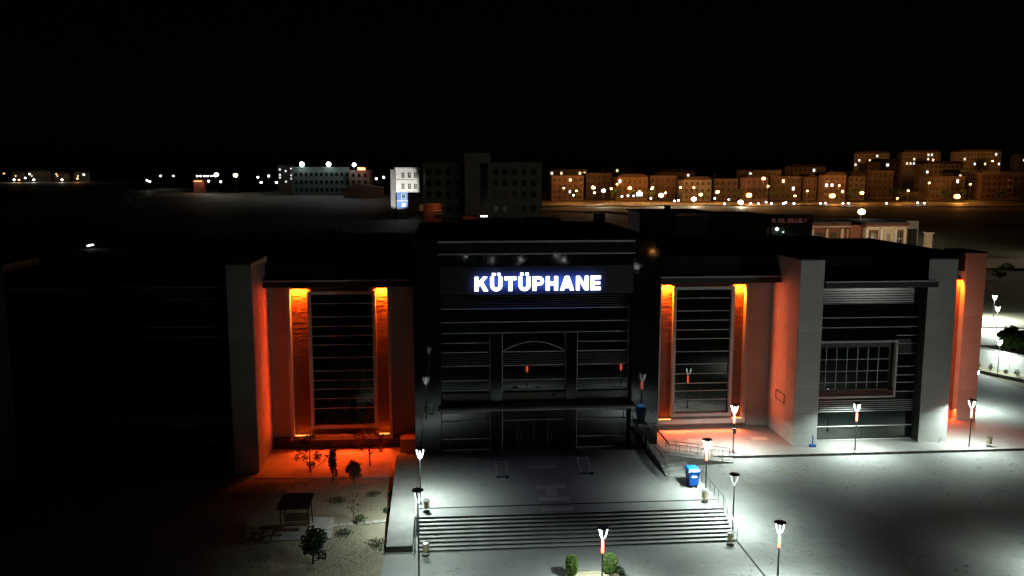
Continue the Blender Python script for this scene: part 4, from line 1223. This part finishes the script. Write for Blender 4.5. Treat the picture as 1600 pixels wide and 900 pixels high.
# low dark blocks right behind the library
mb_ = thing("flat_roofed_hall", (45, 170, 4.5), "unlit flat roofed hall with a pale side panel behind the library", "building")
boxo("wall", "dark_band", mb_, 38.8, 46.0, 169.0, 180.0, 3.5, 17.5)
boxo("panel", "plaster_green", mb_, 46.01, 52.4, 168.4, 178.0, 3.5, 16.4)
boxo("roof", "dark_band", mb_, 38.4, 53.0, 167.9, 180.4, 17.51, 17.8)
boxo("coping", "coping_metal", mb_, 46.1, 52.8, 167.8, 167.99, 16.45, 16.6)
boxo("chimney", "dark_band", mb_, 44.7, 45.8, 172, 173, 17.81, 18.9)
sb = thing("signed_hall", (63, 168, 4.3), "low hall with a dull red lettered fascia and dim glazed front", "building")
boxo("wall", "dark_band", sb, 53.4, 64.5, 168.0, 180.0, 3.5, 17.2)
boxo("fascia", "plaster_brick", sb, 63.5, 72.2, 164.4, 166.0, 14.9, 17.2)
boxo("coping", "coping_metal", sb, 63.4, 72.4, 164.2, 166.1, 17.21, 17.36)
boxo("glazed_front", "plaster_green", sb, 64.2, 71.2, 165.6, 166.4, 3.5, 14.89)
boxo("pier", "trim_dark", sb, 71.21, 72.2, 164.5, 166.3, 3.5, 14.89)
rl = thing("red_lettering", (67.4, 164.3, 15.6), "row of small dull red letters on the low hall fascia", "sign")
rr = random.Random(45)
xq = 64.0
while xq < 70.8:
    wq = rr.uniform(.32, .46)
    lt = MB(); lt.box(xq, xq + .1, 164.28, 164.38, 15.7, 16.5)
    c_ = rr.choice([0, 1, 2])
    lt.box(xq + .1, xq + wq, 164.28, 164.38, 15.7 + (.35 if c_ == 1 else 0), 15.83 + (.35 if c_ == 1 else 0))
    if c_: lt.box(xq + .1, xq + wq, 164.28, 164.38, 16.37, 16.5)
    if c_ == 2: lt.box(xq + wq - .1, xq + wq, 164.28, 164.38, 15.84, 16.36)
    lt.build("letter", "dull_red_letter", rl); xq += wq + (.12 if rr.random() > .15 else .4)
boxo("entrance_bulb", "led_white_far", sb, 65.3, 65.65, 165.4, 165.58, 14.2, 14.6)
boxo("entrance_bulb", "window_cool", sb, 66.6, 66.9, 165.45, 165.58, 13.7, 13.9)

# cream school building
vl = thing("cream_school", (97, 191, 6), "cream and brick two part school building lit by added lamps", "building")
boxo("wall", "plaster_brick", vl, 84.0, 93.0, 192.5, 204.0, 4.5, 12.9)
boxo("wall", "plaster_cream", vl, 96.1, 105.8, 190.5, 204.0, 4.5, 12.9)
boxo("entrance_wall", "plaster_brick", vl, 93.01, 96.09, 191.5, 204.0, 4.5, 13.4)
boxo("gate_tower", "plaster_grey", vl, 107.1, 110.2, 193.0, 203.0, 4.5, 14.2)
boxo("wall", "plaster_brick", vl, 105.81, 107.09, 192.0, 203.0, 4.5, 12.8)
for (a, b, y_) in ((83.8, 93.2, 192.2), (95.9, 106.0, 190.2)):
    boxo("eaves", "plaster_brick", vl, a, b, y_ - .6, 204.2, 12.91, 13.5)
    boxo("gutter", "trim_white", vl, a, b, y_ - .75, y_ - .61, 12.95, 13.1)
    boxo("roof", "roof_tile_dark", vl, a - .1, b + .1, y_ - .5, 204.4, 13.51, 14.1)
for x_ in (84.2, 87.6, 91.2, 92.6): boxo("pilaster", "plaster_cream", vl, x_, x_ + .55, 192.1, 192.49, 4.5, 12.5)
for x_ in (96.2, 99.6, 103.0, 105.2): boxo("pilaster", "trim_white", vl, x_, x_ + .55, 190.1, 190.49, 4.5, 12.6)
for x_ in (88.6, 85.1): office_window(vl, x_ + .3, x_ + 1.7, 9.0, 11.6, 192.5, "trim_dark", 2, 2)
for x_ in (97.3, 103.55 - .2): 
    boxo("window_surround", "plaster_brick", vl, x_ - .3, x_ + 1.9, 190.38, 190.49, 8.2, 12.3)
    office_window(vl, x_ + .1, x_ + 1.4, 8.8, 11.8, 190.37, "trim_dark", 2, 2)
    boxo("glazing_cross", "trim_white", vl, x_ + .72, x_ + .80, 190.22, 190.26, 8.8, 11.8)
    boxo("glazing_cross", "trim_white", vl, x_ + .1, x_ + 1.4, 190.20, 190.215, 10.2, 10.32)
boxo("louvre_door", "plaster_cream", vl, 100.6, 102.6, 190.3, 190.49, 4.5, 12.2)
boxo("louvre", "plaster_grey", vl, 101.2, 102.0, 190.2, 190.29, 7.0, 11.4)
boxo("gate_glass", "window_dark", vl, 107.7, 109.8, 192.85, 192.99, 5.0, 12.3)
gp = thing("gate_pillar", (111.0, 190, 5.8), "single cream gate pillar at the end of the school building", "pillar")
boxo("shaft", "plaster_cream", gp, 110.4, 111.7, 189.5, 190.8, 5.0, 11.5)
boxo("cap", "trim_white", gp, 110.2, 111.9, 189.3, 191.0, 11.51, 11.75)

# ------------------------------------------------------------------ street lamps of the town
def street_lamp(x, y, z, mat, energy, col, r, label, group, pole=True, name="street_lamp"):
    zb = T(x, y)
    if z - zb < 1.0: z = zb + 1.0
    t_ = thing(name, (x, y, zb), label, "street lamp", group)
    MB().tube([(x, y + .35, zb - .3), (x, y + .35, z + .1), (x, y + .1, z + r*.5)], .10, 6).build("pole", "lamp_pole", t_)
    MB().lathe(x, y, [(.1, z - r*.8), (r*.8, z - r*.55), (r, z), (r*.8, z + r*.55), (.1, z + r*.8)], 10).build("lamp_head", mat, t_)
    if energy: lamp_light("lamp_glow", t_, (x, y - r - .5, z + .2), energy, col, .4)
SOD = (1.0, .36, .07)
SODIUM = [(59.3,425,16.9,0),(72.2,415,17.4,1),(82.9,425,16.6,0),(86.8,430,18.7,0),(91.2,420,17.0,1),(102.0,420,16.7,0),(116.4,420,17.3,0),(124.6,425,17.1,0),(125.2,415,13.9,1),(147.5,410,13.7,2),(158.2,420,21.6,1),(158.7,415,17.9,0),(171.3,412,13.3,0),(189.1,410,13.3,2),(197.1,420,18.1,0),(219.6,405,12.2,0),(243.9,420,19.3,0),(249.7,405,13.0,2),(268.7,425,18.5,0),(66.0,428,15.5,0),(97.0,425,15.0,1),(110.0,424,14.5,0),(135.0,420,15.0,1),(180.0,418,15.5,0),(208.0,418,14.5,1),(232.0,418,15.5,0)]  # last entries are extra lamps, added to brighten the row of flats
for i, (x, y, z, s) in enumerate(sorted(SODIUM)):
    street_lamp(x, y, z, "sodium_bulb", (3200, 5600, 8500)[s], SOD, (.6, 1.05, 1.5)[s], "orange street lamp before the far flats, %s from the left" % WORDS[i], "orange street lamps of the town")
for i, (x, y, z) in enumerate([(73.5,395,16.4),(99.2,390,14.4),(113.0,385,12.8),(133.0,380,11.5)]):
    street_lamp(x, y, z, "street_bulb", 5000, (1.0, .92, .66), (1.0, 1.2, 1.25, 1.25)[i], "very bright yellow white street lamp on the town road, %s from the left" % WORDS[i], "bright lamps on the town road")
street_lamp(114.7, 230, 14.5, "street_bulb", 6000, (1.0, .93, .70), 1.0, "dazzling white street lamp behind the cream school", None)
street_lamp(152.0, 186.0, 13.5, "street_bulb", 9000, (1.0, .92, .70), .5, "unseen added lamp lighting the country road from outside the right edge", None)  # added out of view to brighten the road and field at the edge
street_lamp(88.0, 181.0, 8.6, "street_bulb", 2600, (1.0, .70, .40), .3, "unseen added lamp lighting the cream school, brick side", "added lamps before the school")  # added out of view behind the library roof to light the school front
street_lamp(102.0, 179.5, 9.0, "street_bulb", 3400, (1.0, .76, .46), .3, "unseen added lamp lighting the cream school, cream side", "added lamps before the school")  # added likewise, for the cream half of the school
for i, (x, y, h_, e_) in enumerate([(90, 490, 7, 3500), (156, 488, 7, 3500), (203, 488, 8, 4000), (256, 495, 9, 5000), (288, 492, 8, 4500), (325, 626, 9, 5000), (370, 634, 9, 5000), (412, 626, 9, 5000)]):  # lamps added to give the rear and hilltop flats some light
    street_lamp(x, y, T(x, y) + h_, "sodium_bulb", e_, SOD, .7, "added orange lamp on the rising ground behind the front flats, %s from the left" % WORDS[i], "added lamps on the rising ground")
PARK = [(60.3,400,14.2),(72.0,410,15.1),(83.2,400,13.6),(86.0,400,13.9),(89.8,405,13.7),(95.7,395,12.8),(106.1,392,11.7),(110.1,400,11.7),(127.3,385,9.9),(127.5,400,12.6),(134.3,400,11.9),(140.6,388,10.6),(143.1,385,10.1),(150.3,388,10.3),(150.5,395,10.9),(154.8,385,9.8),(160.0,395,10.8),(160.2,386,9.8),(173.6,388,10.5),(177.0,390,10.1),(182.9,385,9.7),(187.1,388,9.8),(203.7,385,9.3),(221.5,390,10.3),(221.9,385,9.3)]
street_lamp(22.0, 262.0, 9.6, "park_bulb", 900, (1.0, .95, .85), .3, "unseen added lamp giving the teaching block a faint light", None)  # added low behind the library roof so the block shows faintly
for i, (x, y, z) in enumerate(PARK):
    street_lamp(x, y, z, "park_bulb", 160 if i % 2 else 0, (.86, .95, 1.0), .45, "small cool white path lamp along the town road, %s from the left" % WORDS[i], "path lamps along the town road", name="path_lamp")
LEFTMID = [(-126.6,500,23.2,1),(-116.1,500,22.8,1),(-93.9,480,22.6,0),(-108.0,520,21.6,0),(-188.4,600,21.8,0),(-180.1,600,21.8,0),(-184.2,560,19.3,0),(-182.6,560,18.5,0),(-128.4,490,19.7,0),(-121.9,490,19.4,0),(-96.0,470,19.3,0),(-88.0,470,19.3,0),(-34.0,450,21.4,0),(-31.1,462,22.0,0)]
for i, (x, y, z, s) in enumerate(sorted(LEFTMID)):
    street_lamp(x, y, z, "street_bulb" if s else "led_white_far", 650 if s else 110, (1.0, .95, .78), 1.35 if s else .62, "white lamp on the low ground left of the green block, %s from the left" % WORDS[i], "lamps left of the green block")
for i in range(6):
    street_lamp(-142.6 + 2.0*i, 520, 22.3, "led_white_far", 160, (1.0, .95, .85), .5, "small white lamp in the even row by the red hut, %s from the left" % WORDS[i], "row of lamps by the red hut")
LEFTFAR = [(-385.2,800,22.6),(-367.6,780,17.3),(-363.6,800,22.1),(-363.4,780,17.3),(-362.8,790,18.8),(-351.2,780,17.3),(-340.8,800,22.1),(-327.8,780,17.2),(-317.3,800,21.5),(-314.9,780,18.3)]
for i, (x, y, z) in enumerate(LEFTFAR):
    warm = i % 3 == 0
    street_lamp(x, y, z, "sodium_bulb" if warm else "led_white_far", 2200 if i % 2 else 0, SOD if warm else (1, .95, .8), .8, "distant village lamp at the far left horizon, %s from the left" % WORDS[i], "lamps of the distant village")
rh = thing("red_hut", (-140, 521, 12.7), "small red lit hut under the even row of lamps", "hut")
boxo("wall", "plaster_brick", rh, -145.5, -139.5, 522.0, 528.0, 12.0, 19.5)
boxo("roof", "roof_tile_dark", rh, -145.9, -139.1, 521.6, 528.4, 19.51, 20.0)
boxo("lit_band", "sodium_bulb", rh, -145.2, -140.5, 521.8, 521.99, 21.0 - 1.9, 21.6 - 1.9)
lamp_light("hut_glow", rh, (-142.5, 519, 20.5), 700, (1.0, .3, .1), .3)
for i, (x0, x1, h) in enumerate([(-372, -352, 9), (-350, -336, 7), (-332, -318, 8), (-386, -374, 8)]):
    y_ = 815
    h_ = thing("village_house", ((x0+x1)/2, y_, T(x0, y_)), "dim distant village house at the far left horizon, %s built lot" % ["widest", "middle small", "rightmost", "leftmost"][i], "house", "houses of the distant village")
    boxo("wall", "plaster_beige", h_, x0, x1, y_, y_ + 10, T(x0, y_) - 1, T(x0, y_) + h)
    MB().prism_xz([(x0 - .5, T(x0, y_) + h + .01), (x1 + .5, T(x0, y_) + h + .01), ((x0+x1)/2, T(x0, y_) + h + 2.4)], y_ - .4, y_ + 10.4).build("roof", "roof_tile_dark", h_)
    boxo("lit_window", "window_warm", h_, x0 + 3, x0 + 4.1, y_ - .1, y_ - .01, T(x0, y_) + 4.5, T(x0, y_) + 5.7)

# ------------------------------------------------------------------ blocks of flats
BLOCKS = [(55.1,71.5,440,22.4),(74.8,88.4,452,23.7),(89.0,104.7,440,22.1),(107.5,121.0,446,22.4),(122.5,137.0,436,20.8),(139.7,152.2,440,20.8),(153.6,165.1,432,21.8),(169.5,186.0,440,22.1),(187.4,192.6,436,22.1),(193.7,205.2,430,23.1),(211.4,220.4,440,22.4),(224.7,238.8,446,25.0),(240.5,252.0,464,30.2),(254.2,272.6,436,22.0),(275.0,279.8,450,24.3),(281.6,304.9,436,23.7),(109.0,125.1,560,27.2),(311.0,338.8,640,38.0),(354.3,385.2,650,39.2),(394.6,428.0,640,39.6),(449.6,474.4,650,37.9),(62,84,505,25.6),(128,150,510,24.4),(176,199,500,25.2),(206,231,512,27.4),(262,284,520,29.0),(292,316,508,29.5)]
PL = ["plaster_pink", "plaster_beige", "plaster_ochre", "plaster_pink", "plaster_grey", "plaster_beige"]
rr = random.Random(77)
for i, (x0, x1, y, zt) in enumerate(BLOCKS):
    zb = T((x0+x1)/2, y) - .3
    far = i >= 16
    if far:
        lab = (["dark flats rising behind the front row, above the third street block", "hilltop flats, first from the left", "hilltop flats, second from the left", "hilltop flats, third from the left", "hilltop flats cut by the right picture edge"] + ["dim flats of the second row, %s from the left" % w_ for w_ in WORDS[:6]])[i-16]
    else:
        lab = "block of flats in the lit street row, %s from the left" % WORDS[i]
    b = thing("apartment_block", ((x0+x1)/2, y, zb), lab, "building", ("second row of flats" if i > 20 else "hilltop flats") if far else "flats along the lit street")
    boxo("wall", PL[i % len(PL)] if not far else "plaster_grey", b, x0, x1, y, y + 12, zb - 2, zt)
    rt = rr.random()
    if rt < .45:
        MB().prism_xz([(x0 - .6, zt + .01), (x1 + .6, zt + .01), (x1 - 2.2, zt + 1.7), (x0 + 2.2, zt + 1.7)], y - .6, y + 12.6).build("roof", "roof_tile_dark", b)
    else:
        boxo("roof", PL[(i+2) % len(PL)], b, x0 - .3, x1 + .3, y - .3, y + 12.3, zt + .01, zt + .55)
    if rr.random() < .7:
        xc = rr.uniform(x0 + 1, x1 - 2.2)
        boxo("chimney", "plaster_brick", b, xc, xc + 1.0, y + 5, y + 6.2, zt + .2, zt + 2.6)
    nf = max(3, int((zt - zb)/3.1)); nw = max(2, int((x1 - x0)/2.6))
    fh = (zt - zb - .6)/nf; ww = (x1 - x0)/nw
    rects = []
    for f in range(nf):
        for k in range(nw):
            xa = x0 + k*ww + ww*.27; za = zb + .3 + f*fh + fh*.32
            xb, zc = xa + ww*.46, za + fh*.46
            p = rr.random()
            if f > 0 and p < (.085 if not far else .13):
                boxo("lit_window", "window_warm" if rr.random() < .45 else "window_cool", b, xa, xb, y - .08, y - .01, za, zc)
            else:
                rects.append((xa, xb, za, zc))
    joined_windows(b, rects, y)
    # balconies on some bays
    if not far and (x1 - x0) > 8:
        k = rr.randrange(nw)
        for f in range(1, nf):
            xa = x0 + k*ww
            boxo("balcony", PL[(i+1) % len(PL)], b, xa + .2, xa + ww - .2, y - 1.1, y - .09, zb + .3 + f*fh, zb + .3 + f*fh + 1.0)
bb = thing("lit_billboard", (93.5, 409, 9.5), "small bright white billboard on the town road", "billboard")
boxo("panel", "billboard_light", bb, 92.1, 94.9, 409.0, 409.3, 13.5, 15.3)
for x_ in (92.5, 94.3): MB().lathe(x_, 409.15, [(.1, 9.3), (.08, 13.5)], 6).build("post", "lamp_pole", bb)
for i, (x, y, h, r) in enumerate([(66, 432, 6, 2.6), (84.5, 421, 7, 2.6), (93.5, 416, 6.5, 2.6), (104, 430, 6, 3), (128, 421, 6, 2.8), (148, 424, 7, 3), (166.5, 428, 6, 3), (207, 424, 7, 3.2), (232, 432, 7, 3.2), (252, 419, 6.5, 3.6), (266, 428, 6, 3), (285, 424, 5.5, 3)]):
    tree("street_tree", (x, y, T(x, y)), h, r, "street tree glowing orange before the far flats, %s from the left" % WORDS[i], "leaf_mid", 420, .4, .16, .25, 160+i, "street trees of the town")
# town road and verge
rd = MB()
pts_ = [(40, 372), (80, 392), (110, 386), (150, 378), (210, 374), (330, 372)]
for i, (x, y) in enumerate(pts_):
    rd.v += [(x, y, T(x, y) + .75), (x, y + 9, T(x, y + 9) + .75)]
    if i: rd.f.append((2*i-2, 2*i, 2*i+1, 2*i-1))
o = rd.build("town_road", "road_asphalt"); o["kind"] = "structure"
tr_ = MB()
pts_ = [(30, 345), (60, 335), (95, 312), (130, 288), (170, 270), (260, 240)]
for i, (x, y) in enumerate(pts_):
    tr_.v += [(x, y, T(x, y) + .75), (x + 2, y + 10, T(x, y + 10) + .75)]
    if i: tr_.f.append((2*i-2, 2*i, 2*i+1, 2*i-1))
o = tr_.build("dirt_road", "sand_track"); o["kind"] = "structure"

# lit roof light on the left wing
rlight = thing("roof_light_tube", (-45.1, 112.5, 17.6), "short white light tube glowing on the dark left roof", "lamp")
MB().tube([(-37.6, 94.5, 18.0), (-37.6, 96.0, 18.0)], .08, 8).build("tube", "roof_tube", rlight)
# sodium lamps across the yard that mirror in the portico column
street_lamp(42.9, -27.3, 9.0, "sodium_bulb", 200, SOD, .55, "orange street lamp mirrored in the right portico column", None)
